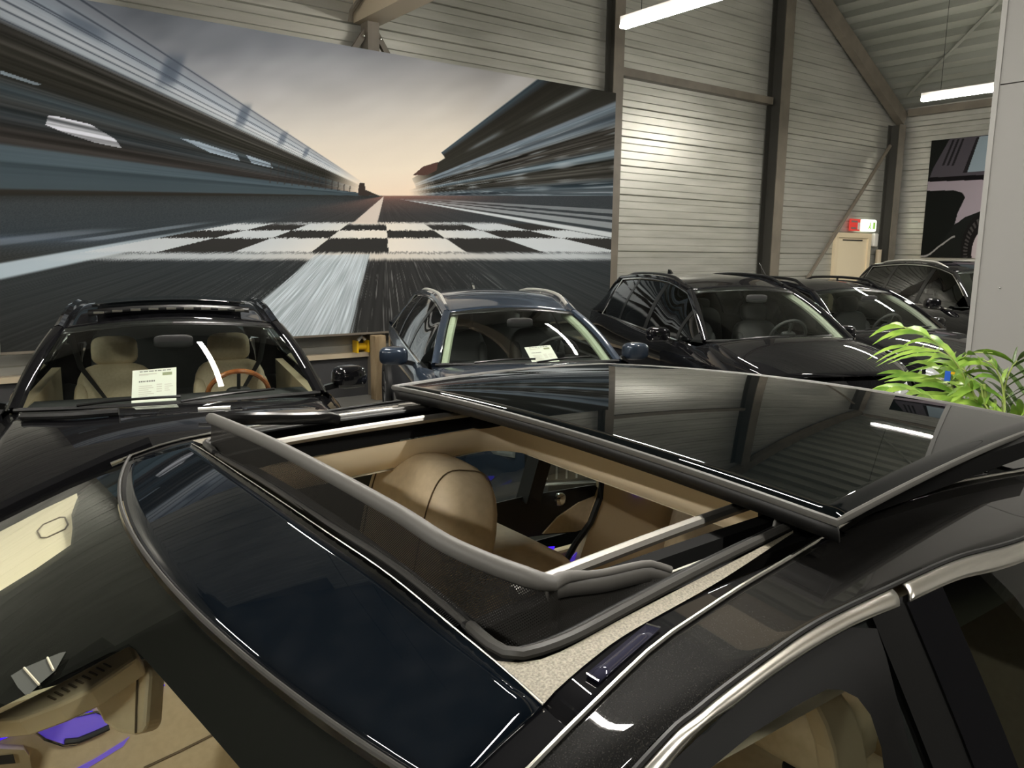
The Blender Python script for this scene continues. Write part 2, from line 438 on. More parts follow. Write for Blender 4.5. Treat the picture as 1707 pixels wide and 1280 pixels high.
def paint_mural(px, py):
    N1, N2, N3 = Noise2(1), Noise2(2), Noise2(3)
    vx, vy = 640.0, 327.0
    dx, dy = px-vx, py-vy; r = np.hypot(dx, dy)+1e-3
    # sky
    sky = stops(py+.10*(px-640), [(-60, (134, 141, 153)), (60, (158, 162, 170)), (120, (186, 187, 190)), (180, (214, 211, 207)), (235, (234, 226, 214)), (285, (244, 233, 216)), (327, (244, 226, 206))])
    cl = N1(px/90.+7, py/38.)*.6+N2(px/38., py/17.+(px/60.))*.4
    sky = sky+((cl-.5)*26*sm(330, 60, py))[..., None]
    wr_ = sm(.72, .92, (327-py)/np.maximum(dx, 1))*sm(.55, 0, np.abs((327-py)/np.maximum(dx, 1)-.80)/.6)*(dx > 60)
    sky = mix(sky, np.array([240., 240, 242]), wr_*.75*sm(160, 320, r))
    img = sky
    # left stands: colour by slope t
    t = (vy-py)/np.maximum(-dx, 1)
    st = N1(t*95+3, np.log(r)*1.3)*.6+N2(t*240+9, np.log(r)*2.2)*.4
    L = stops(t, [(-.02, (60, 66, 70)), (.008, (58, 55, 50)), (.016, (62, 60, 56)), (.022, (82, 94, 100)), (.07, (80, 92, 99)), (.088, (70, 82, 88)), (.098, (94, 108, 116)), (.132, (86, 99, 107)), (.142, (66, 62, 60)), (.18, (64, 62, 60)), (.215, (70, 76, 80)), (.25, (64, 66, 66)), (.285, (76, 86, 92)), (.315, (66, 66, 64)), (.33, (60, 59, 54)), (.395, (62, 61, 56)), (.402, (86, 84, 80)), (.41, (63, 62, 58)), (.452, (66, 65, 62)), (.472, (186, 196, 206)), (.50, (214, 221, 228)), (.56, (180, 192, 206)), (.64, (158, 164, 174))])
    L = L+((st-.5)*50*sm(.02, .2, t)*sm(.62, .45, t))[..., None]
    left = (dx < 0) & (py < vy)
    mL = left*sm(.665, .648, t)
    far = sm(30, 110, r)
    img = mix(img, L, mL*np.where(t > .452, .75, 1.0)*np.maximum(far, (t < .14)*1.0))
    # the tall light gap between the stands
    for poly, cw in [([(80, 193), (95, 194), (150, 207), (192, 232), (203, 247), (160, 238), (110, 222), (76, 208)], (226, 228, 238)),
                     ([(300, 230), (330, 236), (395, 258), (400, 268), (350, 254)], (170, 184, 198)),
                     ([(410, 258), (450, 272), (455, 280), (420, 272)], (170, 184, 198)), ([(0, 117), (70, 141), (60, 142), (0, 123)], (170, 186, 200))]:
        mk = pinpoly(px, py, poly)*left*(.15+1.4*st)
        img = mix(img, np.array(cw, float), np.clip(mk, 0, 1))
    # wires
    for wt_, wd in [(.648, .004), (.60, .0035), (.556, .003), (.548, .002), (.515, .003), (.49, .0025), (.463, .002)]:
        img = mix(img, np.array([78., 86, 98]), left*sm(wd*1.6, wd*.4, np.abs(t-wt_))*.75*sm(60, 140, r))
    # blurred posts hanging between the wires
    for (x0, y0, ww, hh, al) in [(285, 118, 17, 26, .75), (405, 193, 9, 18, .7), (471, 231, 6, 11, .6), (510, 254, 4, 8, .6), (140, 45, 44, 13, .55)]:
        rx = (px-x0)*math.cos(.6)+(py-y0)*math.sin(.6)*(1 if x0 == 140 else -.35); ry = -(px-x0)*math.sin(.35)+(py-y0)
        img = mix(img, np.array([96., 107, 122]), left*np.exp(-((px-x0+(py-y0)*.35)/ww)**4-((py-y0+(0 if x0 != 140 else -(px-x0)*.5))/hh)**4)*al)
    # lamp posts and trees near the vanishing point
    for i in range(13):
        x0 = 450+i*12.5-(i*i)*.12; h = 40-i*2.5; yb_ = vy-(vx-x0)*.13*.9
        img = mix(img, np.array([72., 68, 66]), (np.abs(px-x0-(py-yb_)*-.08) < 1.1)*((py < yb_)*(py > yb_-h)*(px < 640))*.6)
    img = mix(img, np.array([74., 66, 62]), (pinpoly(px, py, [(597, 316), (599, 305), (608, 305), (609, 316), (632, 326), (597, 326)]))*1.0)
    # right stands
    t2 = (vy-py)/np.maximum(dx, 1)
    st2 = N1(t2*70+31, np.log(r)*1.6)*.5+N3(t2*190, np.log(r)*2.6)*.5
    Rr = stops(t2, [(-.02, (84, 92, 98)), (.004, (96, 108, 116)), (.02, (70, 78, 84)), (.05, (94, 106, 114)), (.072, (76, 82, 86)), (.085, (66, 65, 61)), (.155, (64, 63, 58)), (.172, (92, 104, 112)), (.195, (132, 148, 158)), (.208, (72, 74, 74)), (.225, (64, 62, 58)), (.30, (62, 60, 56)), (.312, (110, 118, 124)), (.33, (118, 130, 140)), (.355, (88, 96, 103)), (.385, (132, 146, 158)), (.405, (128, 138, 148)), (.415, (66, 65, 61)), (.50, (62, 61, 56)), (.55, (64, 63, 58)), (.68, (60, 58, 53)), (.70, (70, 74, 76)), (.735, (84, 96, 104)), (.752, (74, 86, 94)), (.757, (96, 108, 116))])
    spark = np.clip((N3(t2*120+5, np.log(r)*7.0)-.62)*3.2, 0, 1)*sm(.42, .36, t2)*(t2 > .0)
    Rr = Rr+((st2-.5)*95*sm(.43, .3, t2)+(st2-.5)*12)[..., None]
    Rr = mix(Rr, np.array([196., 206, 214]), spark*.55)
    sk = np.exp(-((t2-.53)/.018)**2)*sm(250, 330, r)*sm(430, 360, r)
    Rr = mix(Rr, np.array([150., 158, 162]), sk*.85)
    sk = np.exp(-((t2-.545)/.02)**2)*sm(150, 180, r)*sm(235, 205, r)
    Rr = mix(Rr, np.array([128., 136, 142]), sk*.8)
    right = (dx > 0) & (py < vy+2)
    edge = np.where(r > 120, .758, np.where(r > 55, .62, .25))
    img = mix(img, Rr, right*sm(edge+.012, edge-.004, t2)*sm(40, 95, r))
    img = mix(img, np.array([98., 76, 70]), pinpoly(px, py, [(688, 292), (706, 277), (730, 270), (728, 284), (712, 292)])*1.0)
    # ground
    h = np.maximum(py-vy, .5); bq = dx/h
    grd = stops(h, [(0, (150, 116, 106)), (8, (112, 96, 92)), (30, (78, 76, 76)), (80, (66, 66, 66)), (260, (62, 62, 61))])
    pk = sm(260, 0, np.abs(dx))
    grd = mix(stops(h, [(0, (72, 76, 80)), (60, (70, 76, 80)), (260, (60, 61, 60))]), grd, pk)
    bl = sm(-3.2, -9, bq)
    grd = mix(grd, stops(h, [(0, (64, 66, 66)), (12, (74, 79, 82)), (60, (70, 77, 82)), (72, (88, 98, 110)), (84, (76, 82, 86)), (104, (64, 62, 58)), (260, (60, 60, 57))]), bl*sm(180, 110, h))
    gs = N2(bq*46, np.log(h)*2.4); gf = N3(bq*130, np.log(h)*5.5)
    grd = grd+((gs-.5)*12+np.clip(gf-.74, 0, 1)*260*sm(60, 140, h)*sm(2.6, .6, np.abs(bq)))[..., None]
    WH = np.array([206., 212, 216]); WW = np.array([236., 230, 220])
    wob = (gf-.5)
    # right edge lines
    for lo, hi, al in [(5.45, 6.25, 1.0), (7.0, 8.6, .6), (9.6, 11, .5), (13, 17, .45)]:
        grd = mix(grd, WH, sm(lo-.1, lo+.15, bq)*sm(hi+.2, hi-.1, bq)*al*sm(3, 10, h)*(h < 80))
    # left edge lines
    lw_ = sm(-5.85, -5.6, bq)*sm(-4.5, -4.72, bq)
    grd = mix(grd, np.array([192., 206, 216]), lw_*sm(30, 90, h)*.95)
    grd = mix(grd, np.array([150., 160, 172]), sm(-9.4, -8.8, bq)*sm(-7.6, -8.0, bq)*.45*sm(50, 62, h)*sm(90, 80, h))
    grd = mix(grd, np.array([176., 188, 200]), sm(-7.2, -7.0, bq)*sm(-6.3, -6.6, bq)*.5*sm(40, 52, h)*sm(78, 70, h))
    # checkered start band
    hb = h+wob*4.0
    col = np.floor((bq+.03*wob-.08)/1.38).astype(int)
    row = np.where(hb < 57, 0, np.where(hb < 70, 1, 2))
    wht = ((col+row) % 2 == 0)
    band = sm(44, 47, hb)*sm(95, 92, hb)*(np.abs(bq) < 5.4)
    chk = np.where(wht[..., None], mix(WW, WH, sm(0, 3.0, np.abs(bq))), np.array([66., 65, 64]))
    grd = mix(grd, chk, band)
    grd = mix(grd, mix(WW, WH, sm(0, 3., np.abs(bq))), sm(92, 97, hb)*sm(110, 102, hb)*sm(5.6, 3.6, np.abs(bq+.4))*.9)
    grd = mix(grd, mix(WW, WH, sm(0, 3., np.abs(bq))), sm(43, 45, hb)*sm(49, 46, hb)*sm(5, 2.5, np.abs(bq))*.9)
    # the centre line
    cl_ = sm(-1.19, -1.13, bq+wob*.05)*sm(-.22, -.27, bq+wob*.05)
    cw = mix(np.array([225., 214, 204])+0*grd, np.array([198., 208, 214])+((gf-.5)*60)[..., None], sm(60, 110, h))
    grd = mix(grd, cw, cl_*np.where(h < 46, 1.0, np.where(h > 97, 1.0, 0.0))*.95)
    img = mix(img, grd, sm(vy-1.5, vy, py+.0*px))
    return img

def print_sheet(name, P00, P10, P01, nu, nv, painter, m, thick, parent=None, extra=None):
    """flat sheet with a printed picture: origin, u end, v end"""
    u = np.linspace(0, 1, nu); v = np.linspace(0, 1, nv); U, V = np.meshgrid(u, v)
    P00, P10, P01 = map(lambda a: np.array(a, float), (P00, P10, P01))
    W = P00+U[..., None]*(P10-P00)+V[..., None]*(P01-P00)
    C = (W-ORG)@AX.T
    px = CX+F*C[..., 0]/C[..., 2]; py = CY+F*C[..., 1]/C[..., 2]
    img = srgb2lin(painter(px, py))**1.15*.95
    me = bpy.data.meshes.new(name)
    vs = W.reshape(-1, 3); n = nu*nv
    i = np.arange(n).reshape(nv, nu)
    q = np.stack([i[:-1, :-1], i[:-1, 1:], i[1:, 1:], i[1:, :-1]], -1).reshape(-1, 4)
    me.vertices.add(n); me.vertices.foreach_set('co', vs.ravel())
    me.loops.add(q.size); me.loops.foreach_set('vertex_index', q.ravel().astype(np.int32))
    me.polygons.add(len(q)); me.polygons.foreach_set('loop_start', np.arange(0, q.size, 4, dtype=np.int32)); me.polygons.foreach_set('loop_total', np.full(len(q), 4, np.int32))
    me.update(); me.validate()
    at = me.attributes.new('print', 'FLOAT_COLOR', 'POINT')
    at.data.foreach_set('color', np.concatenate([img.reshape(-1, 3), np.ones((n, 1))], 1).astype(np.float32).ravel())
    me.materials.append(m)
    o = bpy.data.objects.new(name, me); COL.objects.link(o)
    if parent:
        o.parent = parent; o.matrix_parent_inverse = Matrix.Translation(parent.location).inverted()
    return o
YM = YW-.30
mx0, mz0 = ony(1.4, 587.6, YM)[[0, 2]]; mx1, mz1 = ony(1027, 155, YM)[[0, 2]]
mu = empty('racetrack_mural', ((mx0+mx1)/2, YM, mz0)); tag(mu, 'large racetrack photo mural with checkered start line on the cladding wall', 'mural')
print_sheet('printed_banner', (mx0, YM, mz0), (mx1, YM, mz0), (mx0, YM, mz1), 1000, 450, paint_mural, attr_mat('mural_print', .7), 0, mu)
MB().box(mx0, mx1, YM+.004, YM+.05, mz0, mz1).build('backing_frame', STEELP, mu, smooth=False, world=True)
MB().box(mx0, mx1, YM-.006, YM+.004, mz0-.025, mz0).build('bottom_batten', STEELP, mu, smooth=False, world=True)

# narrow poster of a car's rear quarter on the right wall
XP = XR-.03
def paint_poster(px, py):
    img = np.zeros(px.shape+(3,))+np.array([40., 42, 40])
    def pl(poly, c):
        nonlocal img
        img = mix(img, np.array(c, float), pinpoly(px, py, poly)*1.0)
    pl([(1583, 232), (1646, 225), (1646, 300), (1548, 300), (1556, 280)], (92, 88, 94))
    pl([(1632, 228), (1660, 224), (1660, 284), (1612, 287)], (150, 164, 172))
    for q in (0, 8, 16): pl([(1588+q, 233-q*.1), (1592+q, 232-q*.1), (1574+q, 276), (1570+q, 276)], (50, 48, 50))
    pl([(1628, 229), (1633, 228), (1612, 288), (1605, 288)], (48, 46, 48))
    pl([(1548, 296), (1660, 290), (1660, 301), (1546, 303)], (34, 32, 34))
    pl([(1546, 303), (1660, 299), (1660, 345), (1640, 350), (1608, 362), (1598, 370), (1590, 374), (1595, 358), (1608, 328), (1602, 322), (1590, 318), (1546, 320)], (166, 156, 164))
    pl([(1546, 318), (1590, 317), (1604, 321), (1609, 329), (1596, 356), (1592, 372), (1565, 410), (1535, 430), (1535, 400)], (34, 36, 34))
    rr = np.hypot((px-1648)/46, (py-425)/72)
    img = mix(img, np.array([38., 36, 36]), (rr < 1.02)*1.0)
    img = mix(img, np.array([108., 104, 102]), ((rr < .92) & (rr > .78) & (np.sin(np.arctan2(py-425, px-1648)*46) > .1))*.7)
    img = mix(img, np.array([188., 178, 180]), (rr < .62)*1.0)
    img = mix(img, np.array([140., 132, 134]), ((rr < .46) & (rr > .40))*1.0)
    d = np.abs(py-(427-22*sm(1540, 1578, px)-11*sm(1570, 1592, px)))
    img = mix(img, np.array([160., 158, 156]), (d < 1.6)*(px < 1592)*1.0)
    return img
y0 = onx(1553.5, 234.5, XP)[1]; z1 = onx(1553.5, 234.5, XP)[2]; zb_ = onx(1534.8, 429, XP)[2]
po = empty('car_poster', (XP, y0-.9, zb_)); tag(po, 'narrow poster showing the rear wheel and pillar of a silver car', 'poster')
print_sheet('printed_sheet', (XP-.012, y0, zb_), (XP-.012, y0-1.75, zb_), (XP-.012, y0, z1), 150, 260, paint_poster, attr_mat('poster_print', .4), 0, po)
MB().box(XP-.010, XP+.02, y0-1.75, y0, zb_, z1).build('backing_board', PLASB, po, smooth=False, world=True)

# ------------------------------------------------------------------ door, signs, post, ledge
dxl, dzt = ony(1393, 387, YW-.05)[[0, 2]]; dxr = ony(1452, 391, YW-.05)[0]
d1 = MB()
d1.box(dxl, dxl+.11, YW-.07, YW-.002, 0, dzt); d1.box(dxr-.11, dxr, YW-.07, YW-.002, 0, dzt); d1.box(dxl+.11, dxr-.11, YW-.07, YW-.002, dzt-.10, dzt)
d1 = d1.build('door_1', CREAMD, smooth=False); tag(d1, None, None, kind='structure')
MB().box(dxl+.112, dxr-.112, YW-.035, YW-.004, .01, dzt-.104).build('door_leaf', CREAM, d1, smooth=False)
MB().tube([(dxl+.2, YW-.037, 1.04), (dxl+.2, YW-.09, 1.04), (dxl+.32, YW-.09, 1.04)], .011, 6).build('door_handle', CHROME, d1)
MB().box(dxl+.3, dxr-.3, YW-.045, YW-.036, dzt-.16, dzt-.135).build('door_vent', DARKI, d1, smooth=False)
ex, ez = ony(1429, 375, YW-.08)[[0, 2]]
rs = MB().box(ex-.27, ex+.10, YW-.09, YW-.06, ez-.12, ez+.12).build('fire_sign', REDS, smooth=False); tag(rs, 'small red fire sign above the cream door', 'sign')
MB().box(ex-.24, ex-.02, YW-.094, YW-.0905, ez+.05, ez+.085).build('dark_bar', INK, rs, smooth=False)
MB().box(ex-.24, ex-.05, YW-.094, YW-.0905, ez-.085, ez-.05).build('dark_bar', INK, rs, smooth=False)
MB().box(ex+.0, ex+.08, YW-.094, YW-.0905, ez-.09, ez+.05).build('flame_mark', WHT, rs, smooth=False)
ex2 = ony(1447, 376, YW-.08)[0]
es = MB().superbox((ex2, YW-.08, ez), (.29, .03, .125), .25).build('exit_sign', WHTS); tag(es, 'glowing white exit sign with green running figure above the door', 'sign')
MB().superbox((ex2+.03, YW-.113, ez+.045), (.022, .004, .022), .8, 8, 6).build('figure_head', GRNS, es)
MB().bar((ex2+.03, YW-.113, ez+.025), (ex2+.01, YW-.113, ez-.03), .008, .035).build('figure_body', GRNS, es, smooth=False)
MB().bar((ex2+.01, YW-.113, ez-.03), (ex2+.07, YW-.113, ez-.075), .008, .02).build('figure_leg', GRNS, es, smooth=False)
MB().bar((ex2+.01, YW-.113, ez-.03), (ex2-.045, YW-.113, ez-.075), .008, .02).build('figure_leg', GRNS, es, smooth=False)
MB().box(ex2+.14, ex2+.22, YW-.115, YW-.108, ez-.07, ez+.07).build('doorway_mark', GRNS, es, smooth=False)
ax, az = ony(1459, 396, YW-.06)[[0, 2]]; az = min(az, ez-.29)
tag(MB().superbox((ax, YW-.05, az), (.075, .045, .14), .3).build('alarm_box', WHT), 'white alarm box at the top right of the cream door', 'box')
# services pipe beside the corner column
tag(MB().tube([(XR-.50, YW-.12, 0), (XR-.50, YW-.12, az-.2)], .06, 12).build('service_pipe', BEAMC), 'short brown service pipe between door and corner column', 'pipe')
# plinth ledge under the mural and dark lower boarding
lx0 = ony(491, 600, YW-.1)[0]-4.2; lz = ony(560, 590, YW-.12)[2]
o = MB().box(XL+.1, c1-.15, YW-.12, YW-.004, lz-.06, lz).build('trim_1', BEAMC, smooth=False); tag(o, None, None, kind='structure')
o = MB().box(XL+.1, c1-.15, YW-.07, YW-.004, 0, lz-.064).build('baseboard_back', DARKW, smooth=False); tag(o, None, None, kind='structure')
ppx = ony(630, 600, YW-.42)[0]; ppz = ony(630, 557, YW-.42)[2]
tag(MB().box(ppx-.075, ppx+.075, YW-.50, YW-.36, 0, mz0-.03).build('timber_post', TIMB, smooth=False, bevel=.008), 'rough timber post under the bottom edge of the mural', 'post')
yx, yz = ony(607, 583, YW-.2)[[0, 2]]
ys = empty('strap_reel', (yx, YW-.2, lz)); tag(ys, 'yellow strap reel on the ledge beside the timber post', 'reel')
for s_ in (-1, 1): MB().box(yx+s_*.075-.012, yx+s_*.075+.012, YW-.18, YW-.05, lz+.001, lz+.15).build('side_plate', YEL, ys, smooth=False, world=True)
MB().lathe([(.0, -.06), (.045, -.06), (.045, .06), (0, .06)], (yx, YW-.11, lz+.07), 'x', 12).build('spool', YEL, ys, world=True)
MB().tube([(yx-.05, YW-.13, lz+.15), (yx, YW-.14, lz+.20), (yx+.05, YW-.13, lz+.16)], .022, 8).build('strap_end', WHT, ys, world=True)

# ------------------------------------------------------------------ grey partition on the right
XPART = 6.0
pe = onx(1641, 300, XPART)[1]
pt = empty('partition_wall', (XPART, pe-2, 0)); tag(pt, 'plain light grey partition panel rising behind the palm', 'partition')
zs = onx(1690, 138, XPART)[2]
MB().box(XPART, XPART+.10, pe-5.0, pe-.01, .0, zs-.004).build('panel', GREYW, pt, smooth=False, world=True)
MB().box(XPART, XPART+.10, pe-5.0, pe-.01, zs+.004, 5.2).build('panel', GREYW, pt, smooth=False, world=True)
MB().box(XPART-.012, XPART+.112, pe-.035, pe, .0, 5.2).build('corner_trim', GREYT, pt, smooth=False, world=True)
for yy, zz in ((pe-.18, 1.62), (pe-.4, 1.62), (pe-.1, zs+.55)):
    MB().superbox((XPART-.004, yy, zz), (.006, .008, .008), .9, 8, 6).build('screw', CHROME, pt, world=True)

# ------------------------------------------------------------------ hanging LED battens
LZ = 4.2
l1 = onz(1037, 48, LZ); l2 = onz(1530, 170, LZ)
rowx = [-4.2, 2.0, l1[0], l2[0]]
names = {2: 'far LED batten hanging in front of the wall columns', 3: 'LED batten partly hidden behind the grey partition'}
for i, x in enumerate(rowx):
    for j in range(3):
        ye = l1[1]-j*3.75
        lp = empty('led_batten', (x, ye-.75, LZ))
        if j == 0 and i in names: lab = names[i]
        else: lab = 'white LED batten in row %s from the left wall, %s from the mural' % (['one', 'two', 'three', 'four'][i], ['first', 'second', 'third', 'fourth'][j])
        tag(lp, lab, 'lamp', 'hanging LED battens')
        MB().box(x-.033, x+.033, ye-1.5, ye, LZ+.032, LZ+.12).build('housing', LAMPB, lp, smooth=False, world=True)
        MB().box(x-.042, x+.042, ye-1.49, ye-.01, LZ, LZ+.0315).build('tube', LED, lp, smooth=False, world=True)
        for yy in (ye-.28, ye-1.22):
            MB().tube([(x, yy, LZ+.12), (x, yy, roofz(x)-.1)], .004, 5).build('wire', PLASB, lp, world=True)

# ================================================================== CARS
def wheel(parent, x, y, r, side):
    wl = MB().lathe([(r*.66, -.10), (r*.97, -.10), (r, -.06), (r, .06), (r*.97, .10), (r*.66, .10)], (x, y, r), 'x', 28).build('wheel', TYRE, parent)
    rim = MB(); rim.lathe([(r*.67, -.09), (r*.67, .085), (r*.62, .09), (r*.60, .05)], (x, y, r), 'x', 28)
    for k in range(5):
        a = 2*math.pi*k/5
        rim.bar((x+side*.06, y, r), (x+side*.075, y+math.cos(a)*r*.62, r+math.sin(a)*r*.62), .05, .03)
    rim.build('rim', RIM, wl)
def seat(parent, x, y, z, m, tilt=12, scale=1.0, head=True, name='seat'):
    """car seat facing -y, cushion front at y"""
    mb = MB()
    rt_ = Matrix.Rotation(R(-tilt), 3, 'X')
    mb.superbox((x, y+.25*scale, z+.08), (.25*scale, .27*scale, .10), .45)
    mb.superbox((x, y+.50*scale, z+.38*scale), (.25*scale, .10, .34*scale), .5, rot=rt_)
    o = mb.build(name, m, parent)
    bo = MB()
    for s_ in (-1, 1): bo.superbox((x+s_*.21*scale, y+.46*scale, z+.34*scale), (.05, .09, .26*scale), .6, rot=rt_)
    bo.build('bolster', m, o)
    if head:
        hh = MB().superbox((x, y+.585*scale, z+.80*scale), (.145*scale, .06, .10*scale), .55, rot=rt_).build('headrest', m, o)
        for s_ in (-1, 1):
            MB().tube([(x+s_*.05, y+.56*scale, z+.64*scale), (x+s_*.05, y+.58*scale, z+.76*scale)], .007, 6).build('headrest_post', CHROME, o)
    return o
def belt(parent, x, y, z, s_):
    MB().tube([(x+s_*.26, y+.62, z+.82), (x+s_*.20, y+.46, z+.62), (x+s_*.02, y+.36, z+.35), (x-s_*.18, y+.3, z+.14)], .022, 6, rz=.004).build('seat_belt', DARKI, parent)

def car(name, label, cat, pos, theta, P):
    root = empty(name, (pos[0], pos[1], 0), R(-theta)); tag(root, label, cat)
    W, Ln, Lt = P['W'], P['Ln'], P['Lt']; paint = P['paint']; inter = P.get('inter', DARKI)
    zc, wc = P['zc'], P['wc']; zn = P['zn']; bow = P.get('bow', .16)
    yt, zt, wt = P['top']
    roof = [(wt, yt, zt)]+[(a, b_, c_) for (b_, c_, a) in P['roof']]
    yb, zb, wb_ = P['rear']
    crown = P.get('crown', .05); hoodc = P.get('hood_crown', .07)
    belt0, belt1, wbelt = P['belt']
    apil = np.array([[lerp(wc, wt, t), yt*t, lerp(zc, zt, t)+.035*math.sin(math.pi*t)] for t in np.linspace(0, 1, 12)])
    rc = smoothpath(roof, 26)
    cp = np.array([[lerp(roof[-1][0], wb_, t), lerp(roof[-1][1], yb, t), lerp(roof[-1][2], zb, t)+P.get('cbulge', .05)*math.sin(math.pi*t)] for t in np.linspace(0, 1, 10)])
    K = np.concatenate([apil, rc[1:], cp[1:]])
    # ---- glass and roof
    S = np.linspace(-1, 1, 15)
    def across(C, b0, b1, c0, c1):
        out = []
        for i, p in enumerate(C):
            t = i/(len(C)-1); b_, c_ = lerp(b0, b1, t), lerp(c0, c1, t)
            out.append([(s_*p[0], p[1]-b_*(1-s_*s_), p[2]+c_*(1-s_*s_)) for s_ in S])
        return out
    ws = MB().grid(across(apil, bow, .07, .015, crown)).build('windscreen', P.get('wsglass', GLC), root)
    MB().grid(across(rc, .07, 0, crown, crown*.8)).build('roof', P.get('roofmat', paint), root, solid=.02)
    MB().grid(across(cp, 0, -.06, crown*.8, .01)).build('rear_window', GLT, root)
    # windscreen surround and band
    top = across(apil, bow, .07, .015, crown)
    MB().grid([top[-1], top[-2]]).build('top_band', PLASB, ws, solid=.006)
    MB().tube([(p[0], p[1]-.004, p[2]+.004) for p in top[0]], .014, 6).build('lower_seal', RUBB, ws)
    for s_ in (-1, 1):
        MB().tube([(s_*p[0], p[1], p[2]) for p in apil], .034, 8, rz=.028).build('a_pillar', P.get('pillar', paint), root)
        if P.get('apchrome'):
            MB().tube([(s_*(p[0]+.033), p[1]-.012, p[2]) for p in apil], .011, 6).build('pillar_trim', CHROME, root)
        if P.get('apinner') and s_ in P.get('apsides', (-1, 1)):
            MB().tube([(s_*(p[0]-.075), p[1]+.03, p[2]-.02) for p in apil], .032, 8).build('pillar_lining', P['apinner'], root)
        MB().tube([(s_*p[0], p[1], p[2]) for p in np.concatenate([rc, cp[1:]])], .032, 8).build('roof_side', paint, root)
    # ---- side windows, one pane per door
    ys = K[:, 1]
    def up(y): return np.array([np.interp(y, ys, K[:, 0]), y, np.interp(y, ys, K[:, 2])])
    def lo(y): return np.array([lerp(wbelt, wbelt-.03, max(0, (y-1.5)/2)), y, lerp(belt0, belt1, min(max(y/yb, 0), 1))])
    def side_patch(y0, y1, v0, v1, s_, ny=14, out=.0):
        G = []
        for y in np.linspace(y0, y1, ny):
            u_, l_ = up(y), lo(y); row = []
            for v in np.linspace(v0, v1, 7):
                p = u_*(1-v)+l_*v; p = p+np.array([.03*math.sin(math.pi*v)+out, 0, 0]); row.append((s_*p[0], p[1], p[2]))
            G.append(row)
        return G
    panes = P['panes']
    for s_ in (-1, 1):
        for (a, b_) in panes:
            gp = MB().grid(side_patch(a, b_, .0, 1, s_)).build('side_window', P.get('sideglass', GLT), root)
        ends = [panes[0][0]]+[e for pr in panes for e in pr]+[panes[-1][1]]
        for i in range(len(panes)-1):
            MB().grid(side_patch(panes[i][1]-.005, panes[i+1][0]+.005, 0, 1, s_, 4, .004)).build('door_pillar', PLASB, root)
        MB().grid(side_patch(panes[-1][1], yb-.02, 0, 1, s_, 8, .002)).build('rear_pillar', paint, root, solid=.01)
        tr = P.get('wintrim', PLASB)
        yy = np.linspace(panes[0][0], panes[-1][1], 30)
        MB().tube([(s_*(up(y)[0]+.03), y, up(y)[2]-.022) for y in yy], .010, 6).build('window_trim', tr, root)
        MB().tube([(s_*(lo(y)[0]+.008), y, lo(y)[2]) for y in yy], .011, 6).build('belt_trim', tr, root)
        e = panes[-1][1]
        MB().tube([tuple(q) for q in [(s_*(a_[0]+.02), a_[1], a_[2]) for a_ in [up(e)*(1-v)+lo(e)*v for v in np.linspace(.05, 1, 7)]]], .009, 6).build('window_trim', tr, root)
    # ---- lower body
    def wy(y):
        f = -y/Ln if y < 0 else y/Lt
        return W*(1-(.20 if y < 0 else .16)*max(f, 0)**4)
    def zsh(y):
        if y < 0: return lerp(zc-.015, zn, (-y/Ln)**1.7)
        if y > yb-.02 and P.get('boot'): return lerp(zb-.02, P['boot'], min(1, (y-yb)/(Lt-yb)))
        return lerp(belt0, belt1, min(y/yb, 1))
    def wsh(y):
        if y < 0: return lerp(min(wc+.03, wy(y)-.02), wy(y)-.10, min(1, -y/Ln*1.3))
        return min(wbelt, wy(y)-.015) if y < yb else wy(y)-.07
    zl = .20
    YS = np.concatenate([np.linspace(-Ln, 0, 12), np.linspace(0, Lt, 22)[1:]])
    mb = MB()
    for s_ in (-1, 1):
        G = []
        for y in YS:
            w_, z_ = wy(y), zsh(y); q = wsh(y)
            sec = [(w_*.82, zl), (w_*.97, zl+.05), (w_, zl+.22), (w_*1.0, lerp(zl+.22, z_-.10, .6)), (w_*.99, z_-.16), (lerp(w_, q, .45), z_-.05), (lerp(w_, q, .8), z_-.012), (q, z_)]
            G.append([(s_*a, y, c_) for a, c_ in sec])
        mb.grid(G)
    mb.grid([[(s_*wy(y)*.82, y, zl) for s_ in (-1, 1)] for y in YS])
    mb.build('body', paint, root)
    # front and rear faces
    def face(y, zt_, bowf, nz=9):
        G = []
        for k_ in range(nz):
            t = k_/(nz-1); z_ = lerp(zl, zt_, t)
            w_ = (lerp(wy(y)*.82, wy(y), min(1, t*3)) if t < .7 else lerp(wy(y), wsh(y), (t-.7)/.3))
            G.append([(s_*w_, y+bowf*(1-s_*s_)*(math.sin(math.pi*(.25+.6*t))), z_) for s_ in S])
        return G
    nb = P.get('nose_bow', .20)
    ff = face(-Ln, zn, -nb)
    fm = MB().grid(ff).build('front_bumper', paint, root)
    rz_ = P.get('boot') or belt1
    MB().grid(face(Lt, zsh(Lt), .14)).build('rear_bumper', paint, root)
    # bonnet
    G = []
    for t in np.linspace(0, 1, 16):
        y = lerp(-Ln, -.005, t); b_ = lerp(nb*math.sin(math.pi*.85), bow+.03, t); c_ = lerp(.015, hoodc, math.sin(math.pi*(.1+.62*t)))*(1 if t < .9 else 1-(t-.9)*4)
        G.append([(s_*wsh(y), y-b_*(1-s_*s_), zsh(y)+c_*(1-abs(s_)**3)) for s_ in np.linspace(-1, 1, 21)])
    MB().grid(G).build('bonnet', paint, root, solid=.012)
    MB().grid([[(s_*wc*.98, -.10*(1-s_*s_)-.08*(1-s_*s_)+q*.02-.03, zc-.012-q*.02) for s_ in S] for q in (0, 1, 2)]).build('scuttle', PLASB, root)
    # deck at the back (boot lid or tailgate)
    G = []
